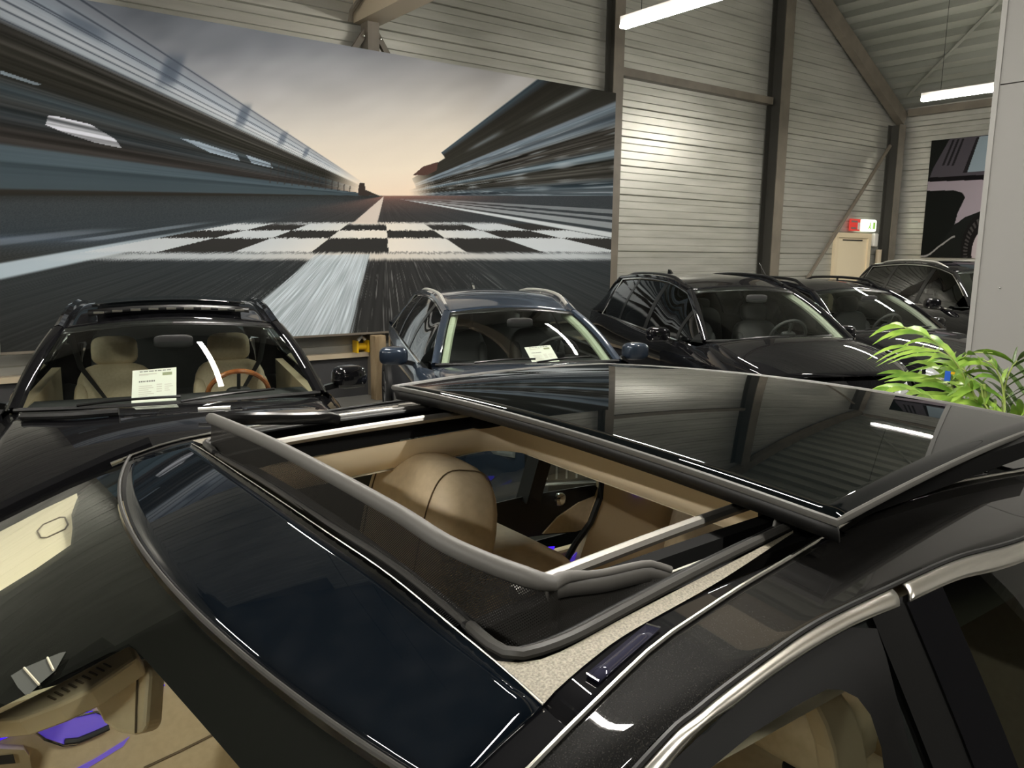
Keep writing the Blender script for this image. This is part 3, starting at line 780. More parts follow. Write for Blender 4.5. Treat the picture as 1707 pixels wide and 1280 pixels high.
    for t in np.linspace(0, 1, 10):
        if P.get('boot'):
            y = lerp(yb, Lt, t); G.append([(s_*wsh(y), y+lerp(.06, .14*math.sin(math.pi*.85), t)*(1-s_*s_), zsh(y)+lerp(.01, .03, math.sin(math.pi*t))*(1-s_*s_)) for s_ in S])
        else:
            y = lerp(yb, Lt, t); z_ = lerp(zb, zsh(Lt)-.02, t); G.append([(s_*lerp(wb_, wsh(Lt), t), y+lerp(.06, .12, t)*(1-s_*s_), z_) for s_ in S])
    MB().grid(G).build('boot_lid', paint, root)
    # ---- wheels
    r = P.get('wheel', .34)
    for s_ in (-1, 1):
        for y in (-Ln+.88, Lt-1.05):
            MB().lathe([(r*1.12, -.01), (r*1.12, .012), (0, .012)], (s_*(W-.012), y, r), 'x', 26).build('wheel_arch', RUBB, root)
            wheel(root, s_*(W-.085), y, r, s_)
    # ---- mirrors
    for s_ in (-1, 1):
        mz, my = P.get('mirror', (zc+.07, .38))
        mo = MB().superbox((s_*(W+.10), my, mz), (.115, .075, .075), .62, rot=Matrix.Rotation(R(8*s_), 3, 'Z')).build('door_mirror', P.get('mirmat', paint), root)
        MB().bar((s_*(W-.06), my+.02, mz-.07), (s_*(W+.04), my, mz-.045), .06, .035).build('mirror_arm', PLASB, mo)
        MB().superbox((s_*(W+.10), my+.068, mz), (.095, .01, .06), .5).build('mirror_glass', CHROME, mo)
        if P.get('mirtrim'):
            MB().box(s_*(W+.10)-.085, s_*(W+.10)+.085, my-.072, my-.02, mz-.062, mz-.045).build('mirror_trim', CHROME, mo)
    # ---- roof rails
    rl = P.get('rails')
    if rl:
        for s_ in (-1, 1):
            C = rc[2:-2]
            hgt = P.get('railh', .03); n_ = len(C)
            pts = [(s_*(p[0]-.02), p[1], p[2]+.018+hgt*(min(1, i/3, (n_-1-i)/3))) for i, p in enumerate(C)]
            MB().tube(pts, .017, 8).build('roof_rail', rl, root)
            for i in (2, n_//2, n_-3): MB().tube([pts[i], (pts[i][0], pts[i][1], C[i][2]+.0)], .014, 6).build('rail_foot', rl, root)
    if P.get('fin'):
        fy = P['fin']; fz = np.interp(fy, rc[:, 1], rc[:, 2])+crown*.85
        MB().prism([(-.012, fy, fz-.005), (-.012, fy+.16, fz-.02), (-.008, fy+.15, fz+.055), (-.008, fy+.11, fz+.05)], (.022, 0, 0)).build('antenna_fin', P.get('finmat', paint), root)
    # ---- interior
    zf = .38
    MB().box(-W+.12, W-.12, .1, yb, zf-.04, zf).build('cabin_floor', CARP, root, smooth=False)
    dash = P.get('dashmat', DARKI)
    dg = [[(s_*(wc-.02), -.02-bow*.8*(1-s_*s_)+.62*t+(0 if t < 1 else .02), zc-.02-.03*t-(0 if t < 1 else .35)+.02*(1-s_*s_)) for s_ in S] for t in (0, .25, .5, .75, .92, 1.0)]
    MB().grid(dg).build('dashboard', dash, root)
    for s_ in (-1, 1):
        seat(root, s_*.37, .62, .42+P.get('seatz', 0), inter, 12, P.get('seats', 1.0))
        if P.get('belts'): belt(root, s_*.37, .62, .42, s_)
        MB().box(s_*(W-.13)-.03, s_*(W-.13)+.03, .15, 2.1, .4, belt0-.04).build('door_lining', inter, root, smooth=False)
    MB().superbox((0, 2.15, .55), (.62, .28, .12), .4).build('rear_bench', P.get('rearmat', inter), root)
    bk = MB().superbox((0, 2.45, .86), (.62, .10, .34), .4, rot=Matrix.Rotation(R(-14), 3, 'X')).build('rear_backrest', P.get('rearmat', inter), root)
    for s_ in (-1, 1): MB().superbox((s_*.36, 2.55, 1.22), (.13, .06, .07), .6).build('headrest', P.get('rearmat', inter), bk)
    hs = P.get('hand', 1)
    cw = Vector((hs*.37, .50, zc-.02+P.get('wheeldz', 0))); rot = Matrix.Rotation(R(-62), 3, 'X')
    ring = [rot @ Vector((.19*math.cos(a), .19*math.sin(a), 0))+cw for a in np.linspace(0, 2*math.pi, 32, endpoint=False)]
    sw = MB().tube(ring, .016, 8, closed=True).build('steering_wheel', P.get('wheelrim', DARKI), root)
    hub = MB().superbox(cw, (.08, .06, .03), .6, rot=rot)
    for a in (0, math.pi, -math.pi/2): hub.bar(cw, rot @ Vector((.18*math.cos(a), .18*math.sin(a), 0))+cw, .02, .03)
    hub.build('hub', DARKI, sw)
    MB().superbox((0, yt-.30, zt-.06), (.11, .02, .04), .5).build('interior_mirror', DARKI, root)
    # ---- wipers
    for a, b_ in ((-.62, .02), (.02, .66)):
        q = [(lerp(a, b_, t)*wc, -bow*(1-lerp(a, b_, t)**2)-.012+.05*t, zc+.03+.01*math.sin(math.pi*t)+.02*t) for t in np.linspace(0, 1, 8)]
        MB().tube(q, .008, 6).build('wiper', P.get('wipermat', PLASB), root)
    # ---- front lights and grille
    gz0, gz1, gw = P.get('grille', (.45, zn-.08, .42))
    for s_ in (-1, 1):
        x0 = gw+.06; y_ = lambda x: -Ln-nb*.9*(1-(x/wy(-Ln))**2)
        hl = MB()
        rows = []
        for t in np.linspace(0, 1, 8):
            x = lerp(x0, wy(-Ln)-.02, t); yy = y_(x)-.015+.10*t**2; rows.append([(s_*x, yy, zn-.19+.03*t), (s_*x, yy-.01, zn-.13+.04*t), (s_*x, yy+.02, zn-.06+.05*t)])
        hl.grid(rows); h_ = hl.build('headlamp', LAMPG, root, solid=.01)
        MB().tube([(r_[1][0], r_[1][1]-.008, r_[1][2]) for r_ in rows], .008, 6).build('light_strip', CHROME, h_)
    fy = -Ln-nb*.95-.01
    gr = MB().box(-gw, gw, fy-.01, fy+.12, gz0, gz1).build('grille', RUBB, root, smooth=False, bevel=.02)
    MB().tube([(-gw, fy-.012, gz0), (gw, fy-.012, gz0), (gw, fy-.012, gz1), (-gw, fy-.012, gz1)], .012, 8, closed=True).build('grille_frame', CHROME, gr)
    for k_ in range(P.get('slats', 10)):
        x = lerp(-gw+.05, gw-.05, k_/(P.get('slats', 10)-1))
        MB().box(x-.006, x+.006, fy-.022, fy-.008, gz0+.03, gz1-.02).build('slat', CHROME, gr, smooth=False)
    if P.get('badge'): MB().superbox((0, fy-.02, (gz0+gz1)/2), (.05, .008, .05), .9).build('badge', CHROME, gr)
    MB().box(-.26, .26, fy-.004, fy+.02, .36, .46).build('number_plate', PLASB, root, smooth=False)
    return root

def at_cowl(pl, pr, z):
    a, b_ = onz(*pl, z), onz(*pr, z); return ((a+b_)/2)[:2]

BE = car('saloon_car', 'black saloon with open tilted sunroof, beige seats and wooden steering wheel below the mural', 'car', (1.12, 4.70), 13,
    dict(W=.96, Ln=1.42, Lt=3.80, zc=.965, wc=.80, zn=.74, top=(.62, 1.335, .63), roof=[(1.1, 1.425, .60), (1.6, 1.43, .58), (2.1, 1.36, .56)], rear=(2.95, 1.02, .66),
         belt=(.95, .99, .86), boot=.95, paint=PAINT, inter=LEA, panes=[(.22, .98), (1.06, 1.95), (1.98, 2.3)], wintrim=CHROME, apchrome=True, belts=True,
         wheelrim=WOOD, hand=1, mirror=(1.0, .36), mirtrim=True, grille=(.42, .70, .40), slats=9, sideglass=GLS, dashmat=DARKI, crown=.055, wipermat=PLASB, seatz=-.09, wheeldz=-.05, seats=1.0, rearmat=DARKI))
VO = car('estate_car', 'dark slate blue estate with silver roof rails and a price card in the windscreen', 'car', (3.80, 4.88), 23,
    dict(W=.93, Ln=1.30, Lt=3.55, zc=.965, wc=.745, zn=.78, top=(.62, 1.315, .56), roof=[(1.1, 1.41, .57), (1.8, 1.42, .57), (2.6, 1.38, .55)], rear=(3.25, 1.02, .66),
         belt=(.95, 1.03, .84), paint=NAVY, panes=[(.20, .95), (1.03, 1.85), (1.92, 2.6)], wintrim=CHROME, rails=SILV, railh=.015, fin=2.3, finmat=CHROME, mirmat=NAVY,
         apinner=mat('pale_green_lining', (.36, .41, .29), .6), hand=1, mirror=(1.0, .34), grille=(.44, .70, .40), slats=12, badge=True, sideglass=GLS, pillar=NAVY, crown=.05))
GT = car('people_carrier', 'tall black people carrier with black roof rails and shark fin beside the slate blue estate', 'car', (6.35, 4.38), 25,
    dict(W=.90, Ln=.98, Lt=3.55, zc=1.045, wc=.74, zn=.84, top=(.78, 1.465, .56), roof=[(1.3, 1.555, .57), (2.1, 1.565, .56), (2.9, 1.52, .54)], rear=(3.35, 1.08, .64),
         belt=(1.0, 1.10, .83), paint=PAINT, panes=[(.13, .42), (.47, 1.25), (1.33, 2.1), (2.16, 2.75)], wintrim=CHROME, rails=PLASB, railh=.02, fin=2.55,
         apchrome=False, apsides=(1,), apinner=mat('grey_green_lining', (.30, .32, .25), .6), mirror=(1.06, .50), mirtrim=True, grille=(.50, .74, .34), slats=12, badge=True, crown=.045, hood_crown=.10))
C4 = car('crossover_car', 'low black crossover with raised roof rails half hidden by the people carrier', 'car', (8.72, 4.58), 20,
    dict(W=.90, Ln=1.15, Lt=3.2, zc=1.0, wc=.74, zn=.80, top=(.70, 1.395, .55), roof=[(1.2, 1.47, .55), (1.9, 1.475, .55), (2.5, 1.43, .53)], rear=(3.0, 1.05, .62),
         belt=(.98, 1.08, .83), paint=PAINT, panes=[(.22, .98), (1.06, 1.85), (1.92, 2.35)], wintrim=PLASB, rails=PLASB, railh=.05,
         apsides=(1,), apinner=MATS['grey_green_lining'], apchrome=False, mirror=(1.04, .40), grille=(.46, .72, .38), slats=8, badge=True))
MB().tube([(-.35, 1.9, 1.50), (-.43, 2.0, 1.72)], .004, 5).build('whip_antenna', PLASB, C4)
XC = car('large_suv', 'black SUV with silver roof rails and chrome window frame at the far right corner', 'car', (12.5, 4.72), 30,
    dict(W=.98, Ln=1.25, Lt=3.7, zc=1.14, wc=.78, zn=.95, top=(.68, 1.60, .60), roof=[(1.2, 1.70, .60), (2.0, 1.715, .59), (2.9, 1.66, .56)], rear=(3.4, 1.15, .66),
         belt=(1.08, 1.17, .90), paint=PAINT, panes=[(.20, 1.05), (1.13, 2.05), (2.12, 2.85)], wintrim=CHROME, rails=SILV, railh=.03, fin=2.5, mirror=(1.16, .42), mirtrim=True,
         grille=(.55, .86, .40), slats=10, badge=True, wheel=.37))
# the tilted sunroof of the black saloon
sr = empty('tilt', (0, 0, 0)); bpy.data.objects.remove(sr)
gl_ = [[(s_*.45, y, 1.335+.055*.95*(1-s_*s_*.5)+.055+(.06 if y < .8 else .045)+.03*((y-.70)/.5)-.02*(y-.7)) for s_ in np.linspace(-1, 1, 9)] for y in (.70, .9, 1.1)]
tl = MB().grid(gl_).build('sunroof_panel', GLR, BE, solid=.012)
MB().grid([[(s_*.47, .645+q*.02, 1.385+.05*(1-s_*s_*.5)+.008+q*.03) for s_ in np.linspace(-1, 1, 9)] for q in (0, 1)]).build('wind_deflector', PLASB, BE, solid=.008)
for k in range(9):
    x = lerp(-.41, .41, k/8)
    MB().box(x-.028, x+.028, .625, .645, 1.395+.05*(1-(x/.47)**2*.5), 1.407+.05*(1-(x/.47)**2*.5)).build('deflector_tooth', SATIN, BE, smooth=False)
# black slots at the back edge of the saloon's bonnet
def be_local(p):
    a = R(13); q = Vector(p)-Vector((1.12, 4.70, 0)); return (q.x*math.cos(a)-q.y*math.sin(a), q.x*math.sin(a)+q.y*math.cos(a), q.z)
pts = [be_local(onz(a_, b_, z_)) for a_, b_, z_ in ((36, 694, .985), (80, 693, 1.0), (130, 691, 1.012), (198, 686, 1.02))]
MB().tube(smoothpath(pts, 12), .020, 8).build('bonnet_vent', RUBB, BE)
MB().superbox(pts[0], (.014, .02, .022), .8, 8, 6).build('vent_end', CHROME, BE)
pts = [be_local(onz(a_, b_, 1.03)) for a_, b_ in ((330, 683), (384, 680))]
MB().tube(pts, .012, 8).build('washer_strip', SILV, BE)
# ---- price cards on the dashboards
def card(px4, p0, nrm, label):
    c = [Vector(onplane(*p, p0, nrm)) for p in px4]   # tl, tr, br, bl
    n_ = Vector(nrm).normalized()
    root = MB().prism(c, -n_*.002).build('price_card', PAPER, smooth=False)
    def at(u, v): return c[0].lerp(c[1], u).lerp(c[3].lerp(c[2], u), v)+n_*.0008
    def mark(u0, u1, v0, v1, m):
        MB().add([at(u0, v0), at(u1, v0), at(u1, v1), at(u0, v1)], [(0, 1, 2, 3)]).build('print_mark', m, root, smooth=False)
    x = .16
    for wd in (.07, .10, .11, .05, .09, .08, .09):
        mark(x, x+wd, .045, .075, INK); x += wd+.02
    mark(.15, .55, .13, .165, INKP); mark(.15, .36, .17, .185, INKP)
    mark(.68, .90, .13, .22, INKG)
    x = .15
    for wd in (.03, .04, .04, .015, .04, .04, .04, .03): mark(x, x+wd, .345, .39, INK); x += wd+.012
    for k_ in range(7): mark(.15, .15+[.30, .33, .22, .28, .34, .2, .12][k_], .50+k_*.06, .525+k_*.06, INKP)
    for k_ in range(4): mark(.55, .67, .47+k_*.07, .50+k_*.07, INKP); mark(.73, .73+[.16, .19, .10, .12][k_], .49+k_*.06, .51+k_*.06, INKP)
    return tag(root, label, 'sign', 'price cards')
def fwd(th): return np.array([-math.sin(R(th)), -math.cos(R(th)), 0])
h = fwd(13); base = np.array([1.12, 4.70, 0])
card([(221, 618), (294, 612), (294, 667), (219, 672)], base+h*-.05+np.array([0, 0, 1.0]), (h[0]*.6, h[1]*.6, .8*.75), 'white price card behind the windscreen of the black saloon')
h = fwd(23); base = np.array([3.80, 4.88, 0])
card([(874, 579), (917, 575), (934, 604), (889, 607)], base+h*-.11+np.array([0, 0, 1.0]), (h[0]*.6, h[1]*.6, .8*.75), 'white price card behind the windscreen of the slate blue estate')

# ================================================================== THE NEAR CAR (open sunroof)
YC = 1.03
MC = empty('luxury_saloon', (.6, YC, 0)); tag(MC, 'black luxury saloon in the foreground with its glass sunroof slid open', 'car')
def zcen(x):
    if x >= .55: return 1.50-(.05 if x < 1 else .045)*(x-1)**2
    if x >= .2:
        u = .55-x; return 1.4899-.045*u-.2214*u*u
    u = .2-x
    return 1.4471-(.20*u+(.28*u*u/.6 if u < .3 else .28*.15+.28*(u-.3)))
def H(x, y):
    v = abs(y-YC); T = .015*(y-YC)
    z0 = zcen(x); q = min(max((.42-x)/.42, 0), 1); q = q*q*(3-2*q)
    c = .022+.03*q
    e0 = .60+.12*min(max((.2-x)/.9, 0), 1)
    if v < e0: return z0-c*(v/.5)**2+T
    e = z0-c*(e0/.5)**2
    if v < e0+.08: return e-(.106*(v-e0)+.7*(v-e0)**2/.08)+T
    e2 = e-.106*.08-.7*.08
    return e2-(e2-.95)*(v-e0-.08)/.18+T
def hit(px, py, off=0.0, far=4.0):
    r = ray(px, py); t = .05; o = ORG
    while t < far:
        q = o+r*t
        if q[2] < H(q[0], q[1])+off:
            a, b_ = t-.01, t
            for _ in range(24):
                m_ = (a+b_)/2; q = o+r*m_
                if q[2] < H(q[0], q[1])+off: b_ = m_
                else: a = m_
            return o+r*b_
        t += .01
    return None
def hits(pl, off=0.0):
    return [h_ for h_ in (hit(px, py, off) for px, py in pl) if h_ is not None]
def S3(x, v, off=0.0):
    return np.array([x, YC+v, H(x, YC+v)+off])
def mc(mb, name, m, parent=None, **k):
    return mb.build(name, m, parent or MC, world=True, **k)
def surf_poly(pts3, off, step=.03):
    """fill an outline lying on the car's skin, following the skin's curve"""
    P = [(float(p[0]), float(p[1])) for p in pts3]
    D = []
    for i in range(len(P)):
        a, b_ = P[i], P[(i+1) % len(P)]; n_ = max(1, int(math.hypot(b_[0]-a[0], b_[1]-a[1])/step))
        D += [(lerp(a[0], b_[0], k_/n_), lerp(a[1], b_[1], k_/n_)) for k_ in range(n_)]
    A = np.array(D); ne = len(D)
    gx, gy = np.meshgrid(np.arange(A[:, 0].min(), A[:, 0].max(), step), np.arange(A[:, 1].min(), A[:, 1].max(), step))
    gx, gy = gx.ravel(), gy.ravel(); ins = pinpoly(gx, gy, D)
    V = D+[(x, y) for x, y, i in zip(gx, gy, ins) if i and np.min(np.hypot(A[:, 0]-x, A[:, 1]-y)) > step*.35]
    r = delaunay_2d_cdt([Vector(p) for p in V], [], [list(range(ne))], 1, 1e-6)
    mb = MB(); mb.add([(p.x, p.y, H(p.x, p.y)+off) for p in r[0]], [tuple(f) for f in r[2]])
    return mb

# ---- moulding between windscreen and roof: x as a function of v
def xm(v): return .197+.28*v*v
VV = np.linspace(-.585, .585, 41)
# windscreen
G = []
for t in np.linspace(0, 1, 24):
    row = []
    for s_ in np.linspace(-1, 1, 33):
        vt = s_*.585; xt = xm(vt); xb = -.86+.16*s_*s_; vb = s_*.71
        row.append(tuple(S3(lerp(xb, xt, t), lerp(vb, vt, t))))
    G.append(row)
WSM = mc(MB().grid(G), 'windscreen', GLC)
mc(MB().tube([S3(xm(v), v, .003) for v in VV], .0030, 8), 'windscreen_moulding', MOULD)
# black ceramic band with its sensor tongue, printed under the glass
mould_px = [(212, 768), (195, 800), (188, 840), (200, 880), (235, 930), (300, 982), (380, 1042), (500, 1140), (600, 1205), (700, 1270)]
outer = [S3(xm(v)-.004, v) for v in np.linspace(.53, -.575, 24)]
inner = hits([(455, 1345), (400, 1280), (300, 1165), (226, 1082), (214, 1073), (100, 1130), (0, 1180), (-120, 1225)], -.004)
inner += hits([(-200, 1080), (-90, 1020), (0, 985), (60, 948), (118, 908), (121, 880), (119, 858), (128, 832), (142, 815)], -.004)
frit = mc(surf_poly(outer+inner, -.004), 'ceramic_band', FRITM, WSM)
# sensor window in the tongue
sw_ = hits([(18, 1126), (40, 1113), (100, 1088), (110, 1086), (92, 1118), (66, 1140), (50, 1156), (42, 1158), (30, 1146)], .0008)
mc(surf_poly(sw_, .0008, .01), 'sensor_window', mat('sensor_glass', (.10, .105, .095), .05, 0, 0, .6), WSM)
for a, b_ in (((40, 1113), (65, 1141)), ((79, 1096), (89, 1117))):
    mc(MB().tube(hits([a, b_], .002), .0012, 5), 'sensor_wire', mat('sensor_wire', (.6, .55, .4), .4), WSM)
# ---- fixed dark front roof panel
rear_px = [(318, 742), (400, 795), (520, 876), (640, 958), (740, 1040), (830, 1115), (903, 1180)]
rp = hits(rear_px)
rear_edge = smoothpath(rp, 33)
front_edge = np.array([S3(xm(v)+.004, v) for v in np.linspace(.53, -.565, 33)])
G = [[tuple(S3(p[0]*(1-t)+q[0]*t, (p[1]*(1-t)+q[1]*t)-YC, .003)) for t in np.linspace(0, 1, 9)] for p, q in zip(front_edge, rear_edge)]
mc(MB().grid(G), 'front_roof_panel', PANELG, solid=.008)
mc(MB().tube([S3(p[0]+.002, p[1]-YC, .003) for p in rear_edge], .0009, 5), 'panel_edge', SATIN)
# ---- painted roof sides (both), from the drip strip down to the window trim
strip_px = [(868, 1300), (900, 1266), (961, 1205), (1098, 1072), (1231, 983), (1307, 938), (1373, 897), (1458, 843), (1581, 808), (1707, 786)]
sp = np.array(hits(strip_px))
sx_, sv_ = sp[:, 0], YC-sp[:, 1]
order = np.argsort(sx_); sx_, sv_ = sx_[order], sv_[order]
def vs(x): return float(np.interp(x, sx_, sv_)) if x < sx_[-1] else sv_[-1]-.00*(x-sx_[-1])
XS = np.linspace(.26, 2.15, 44)
up_px = [(1070, 1280), (1165, 1188), (1278, 1101), (1373, 1037), (1500, 975), (1600, 931), (1707, 900)]
cu = hits(up_px, .002)
ux_, uv_ = [p[0] for p in cu], [YC-p[1] for p in cu]
def vout(x): return float(np.interp(x, [-.55, -.2, .12]+ux_, [.735, .70, .665]+uv_))-.005
def xin(s_, x): return .47
for s_ in (-1, 1):
    G = [[tuple(S3(x, s_*lerp(vs(x), vout(x), t))) for t in np.linspace(0, 1, 12)] for x in XS]
    mc(MB().grid(G), 'roof_side', FLAKE, solid=.004)
    mc(MB().tube([S3(x, s_*vs(x), .002) for x in XS], .0026, 6), 'drip_strip', SATIN)
    # inner gloss band between strip and sunroof frame
    G = [[tuple(S3(x, s_*lerp(.40 if x > .98 else max(.43, .50-.0*(x)), vs(x), t), -.001)) for t in np.linspace(0, 1, 6)] for x in np.linspace(.40, 2.15, 40)]
    mc(MB().grid(G), 'roof_inner_band', PAINT, solid=.004)
    # corner of roof in front of the band, beside the fixed panel
    G = [[tuple(S3(lerp(xm(.55)+.0, .42, t), s_*lerp(.50, .60, u), -.0012)) for u in np.linspace(0, 1, 5)] for t in np.linspace(0, 1, 8)]
    mc(MB().grid(G), 'roof_corner', PAINT, solid=.004)
    # A pillar
    mc(MB().tube([S3(lerp(-.72, xm(.58)+.05, t), s_*(lerp(.725, .60, t)+.012), -.004) for t in np.linspace(0, 1, 16)], .026, 8), 'a_pillar', PAINT)
# painted-in beige reflection along the near side of the opening and its far twin
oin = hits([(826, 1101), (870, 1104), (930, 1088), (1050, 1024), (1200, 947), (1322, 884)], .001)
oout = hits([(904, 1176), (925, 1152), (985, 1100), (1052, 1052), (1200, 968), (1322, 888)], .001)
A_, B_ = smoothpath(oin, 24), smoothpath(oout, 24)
mc(MB().grid(rails(A_, B_, 5)), 'reflection_strip', REFLB)
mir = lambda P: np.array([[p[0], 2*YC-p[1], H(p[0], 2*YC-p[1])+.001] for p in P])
mc(MB().grid(rails(mir(A_), mir(B_), 5)), 'reflection_strip', REFLB)
# rack mount covers
def cover(px4):
    c = hits(px4, .003)
    if len(c) == 4:
        for Q in (c, [np.array([p[0], 2*YC-p[1], H(p[0], 2*YC-p[1])+.003]) for p in c]):
            a, b_, c_, d = Q
            mc(MB().grid([[tuple(a*(1-t)+b_*t) for t in np.linspace(0, 1, 6)], [tuple(d*(1-t)+c_*t) for t in np.linspace(0, 1, 6)]]), 'rack_cover', COVER, solid=.003)
            for e0_, e1_ in ((a, d), (b_, c_)): mc(MB().tube([e0_, e1_], .0012, 5), 'cover_clip', CHROME)
cover([(978, 1122), (1077, 1040), (1101, 1046), (999, 1135)])
cover([(1586, 792), (1638, 783), (1646, 788), (1597, 799)])

# ---- sunroof frame
# outer rubber seal (two lips), measured near side and front, mirrored
seal_px = [(1326, 871), (1200, 932), (1050, 1010), (960, 1058), (900, 1082), (862, 1090), (832, 1082), (800, 1058), (740, 1003), (640, 925), (520, 850), (430, 792), (352, 748)]
sl_ = hits(seal_px, .004)
nearseal = [p for p in sl_]
cen = [p for p in nearseal]
# far side mirrored from the near run
far = [np.array([p[0], 2*YC-p[1], H(p[0], 2*YC-p[1])+.004]) for p in reversed(nearseal[:6])]
path = smoothpath(cen[:-1]+[np.array([.40, far[0][1]-.03, 0])*0+S3(.398, .44, .004)]+far[0:], 110)
def edge(p): return abs(p[1]-YC) > .40
rad = [.0062 if edge(p) else .004 for p in path]
SEAL = mc(MB().tube([(p[0]+(0 if edge(p) else .006), p[1], p[2]-(0 if edge(p) else .010)) for p in path], rad, 8), 'sunroof_seal', RUBG)
SEAL.data.materials.clear(); SEAL.data.materials.append(mat('seal_rubber', (.055, .053, .048), .4))
mc(MB().tube([(p[0]+.012, p[1], p[2]-.012) if not edge(p) else (p[0], p[1]-math.copysign(.011, p[1]-YC), p[2]-.003) for p in path], .0045, 8), 'seal_inner_lip', RUBB)
# black tray
TX0, TX1 = .40, 1.12
tv = np.linspace(-.475, .475, 25)
for s_ in (-1, 1):
    G = [[tuple(S3(x, s_*v, dz)) for v, dz in ((.475, -.004), (.468, -.026), (.41, -.030), (.405, -.012), (.385, -.012), (.38, -.045))] for x in np.linspace(TX0, TX1, 16)]
    mc(MB().grid(G), 'guide_tray', TRAY)
    # bright guide rail and a thin slide line
    mc(MB().tube([S3(x, s_*lerp(.378, .355, (x-.5)/.5), -.006) for x in np.linspace(.49, .95, 14)], .0085, 8), 'guide_rail', ALU)
    mc(MB().bar(S3(.64, s_*.425, -.020), S3(.84, s_*.425, -.020), .004, .004), 'slide_strip', ALU)
    mc(MB().bar(S3(.56, s_*.398, -.016), S3(.95, s_*.392, -.016), .0022, .003), 'slide_line', RUBG)
    mc(MB().prism([S3(.865, s_*.437, -.004), S3(.935, s_*.437, -.004), S3(.935, s_*.437, .016), S3(.872, s_*.437, .014)], (0, s_*.005, 0)), 'slider_tab', RUBG, bevel=.002)
    mc(MB().superbox(S3(.985, s_*.40, -.020), (.05, .045, .028), .5), 'slider_block', TRAY)
G = [[tuple(S3(TX0+dx_+.0, v, dz)) for dx_, dz in ((.0, -.004), (.006, -.030), (.055, -.034), (.06, -.05))] for v in tv]
mc(MB().grid(G), 'front_tray', TRAY)
# beige headliner lip around the opening and the ceiling lining outside it
def lining(name, pathxy, d0, d1, out, m):
    """vertical band following an opening outline"""
    rows = []
    for d, o_ in ((d0, 0), (lerp(d0, d1, .5), .2), (lerp(d0, d1, .85), .75), (d1, 1.0)):
        rows.append([(p[0]+n_[0]*out*o_, p[1]+n_[1]*out*o_, H(p[0], p[1])-d) for p, n_ in pathxy])
    return mc(MB().grid(rows, closed_v=True), name, m, smooth=True)
def rrect(x0, x1, v, r, n_=8):
    pts = []
    for cx_, cv_, a0 in ((x1-r, v-r, 0), (x0+r, v-r, 90), (x0+r, -v+r, 180), (x1-r, -v+r, 270)):
        for k_ in range(n_+1):
            a = R(a0+90*k_/n_); pts.append(((cx_+r*math.cos(a), YC+cv_+r*math.sin(a)), (math.cos(a), math.sin(a))))
    return pts
lining('headliner_lip', rrect(.455, 1.02, .385, .05), .046, .115, .045, HEADL)
# ceiling lining: a sheet with the opening left free
ring = rrect(.455-.045, 1.02+.045, .385+.045, .06)
outr = rrect(.23, 2.1, .60, .12)
rows = [[(lerp(a[0][0], b_[0][0], t), lerp(a[0][1], b_[0][1], t), H(lerp(a[0][0], b_[0][0], t), lerp(a[0][1], b_[0][1], t))-lerp(.115, .075, t)) for a, b_ in zip(ring, outr)] for t in np.linspace(0, 1, 6)]
mc(MB().grid(rows, closed_v=True), 'headliner', HEADL)
# ---- wind deflector: raised bar, side arms and net
bar_px = [(352, 697, .052), (450, 739, .054), (560, 797, .056), (660, 853, .056), (750, 908, .056), (815, 952, .055), (858, 980, .052)]
bar = [hit(a, b_, o_) for a, b_, o_ in bar_px]
bar = [p for p in bar if p is not None]
arm_px = [(885, 985, .046), (905, 970, .042), (940, 962, .036), (1000, 956, .026), (1060, 943, .018), (1085, 940, .014), (1118, 950, .004)]
arm = [hit(a, b_, o_) for a, b_, o_ in arm_px]
mbd = MB()
bp_ = smoothpath(bar, 40)
full = smoothpath(list(bp_[::5])+arm[1:], 80)
nbar = sum(1 for p in full if p[0] < arm[0][0] and True)
tt = np.linspace(0, 1, 80)
rad = [lerp(.0105, .0045, min(max((t-.81)/.08, 0), 1)) for t in tt]
DEF = mc(MB().tube(full, rad, 10), 'wind_deflector', mat('light_grey_rubber', (.115, .11, .10), .5))
fa = [np.array([p[0], 2*YC-p[1]+.0, H(p[0], 2*YC-p[1])+(p[2]-H(p[0], p[1]))]) for p in arm]
far_arm = smoothpath([bp_[0]]+[q+np.array([0, -.03*(1-k_/6), 0]) for k_, q in enumerate(fa)], 30)
mc(MB().tube(far_arm, .008, 8, rz=.012), 'deflector_arm', PLASB, DEF)
# deep web below the near arm
G = []
for p in smoothpath(arm[1:], 20):
    G.append([tuple(p), (p[0]+.002, p[1]-.003, max(H(p[0], p[1])-.012, p[2]-.020))])
mc(MB().grid(G), 'arm_web', mat('dark_grey_rubber', (.09, .086, .078), .5), DEF, solid=.003)
# net hanging from the bar to the front tray
net = MB(); NP = smoothpath(list(bp_[::5])+arm[1:], 90)
rowsN = []; uv = []
dist = np.r_[0, np.cumsum(np.linalg.norm(np.diff(NP, axis=0), axis=1))]
for p, d_ in zip(NP, dist):
    v_ = p[1]-YC
    near = min(max((-.40-v_)/.06, 0), 1)
    bx = lerp(min(p[0]-.006, .425), p[0]+.004, near); by = p[1]-.016*near
    bz_ = H(bx, by)-.028
    rowsN.append([(lerp(p[0], bx, t), lerp(p[1], by, t), lerp(p[2]-.006, bz_, t)) for t in np.linspace(0, 1, 5)])
    uv += [(d_, t*abs(p[2]-bz_), 0) for t in np.linspace(0, 1, 5)]
no = mc(net.grid(rowsN), 'wind_net', NET, DEF)
at = no.data.attributes.new('netuv', 'FLOAT_VECTOR', 'POINT'); at.data.foreach_set('vector', np.array(uv, np.float32).ravel())

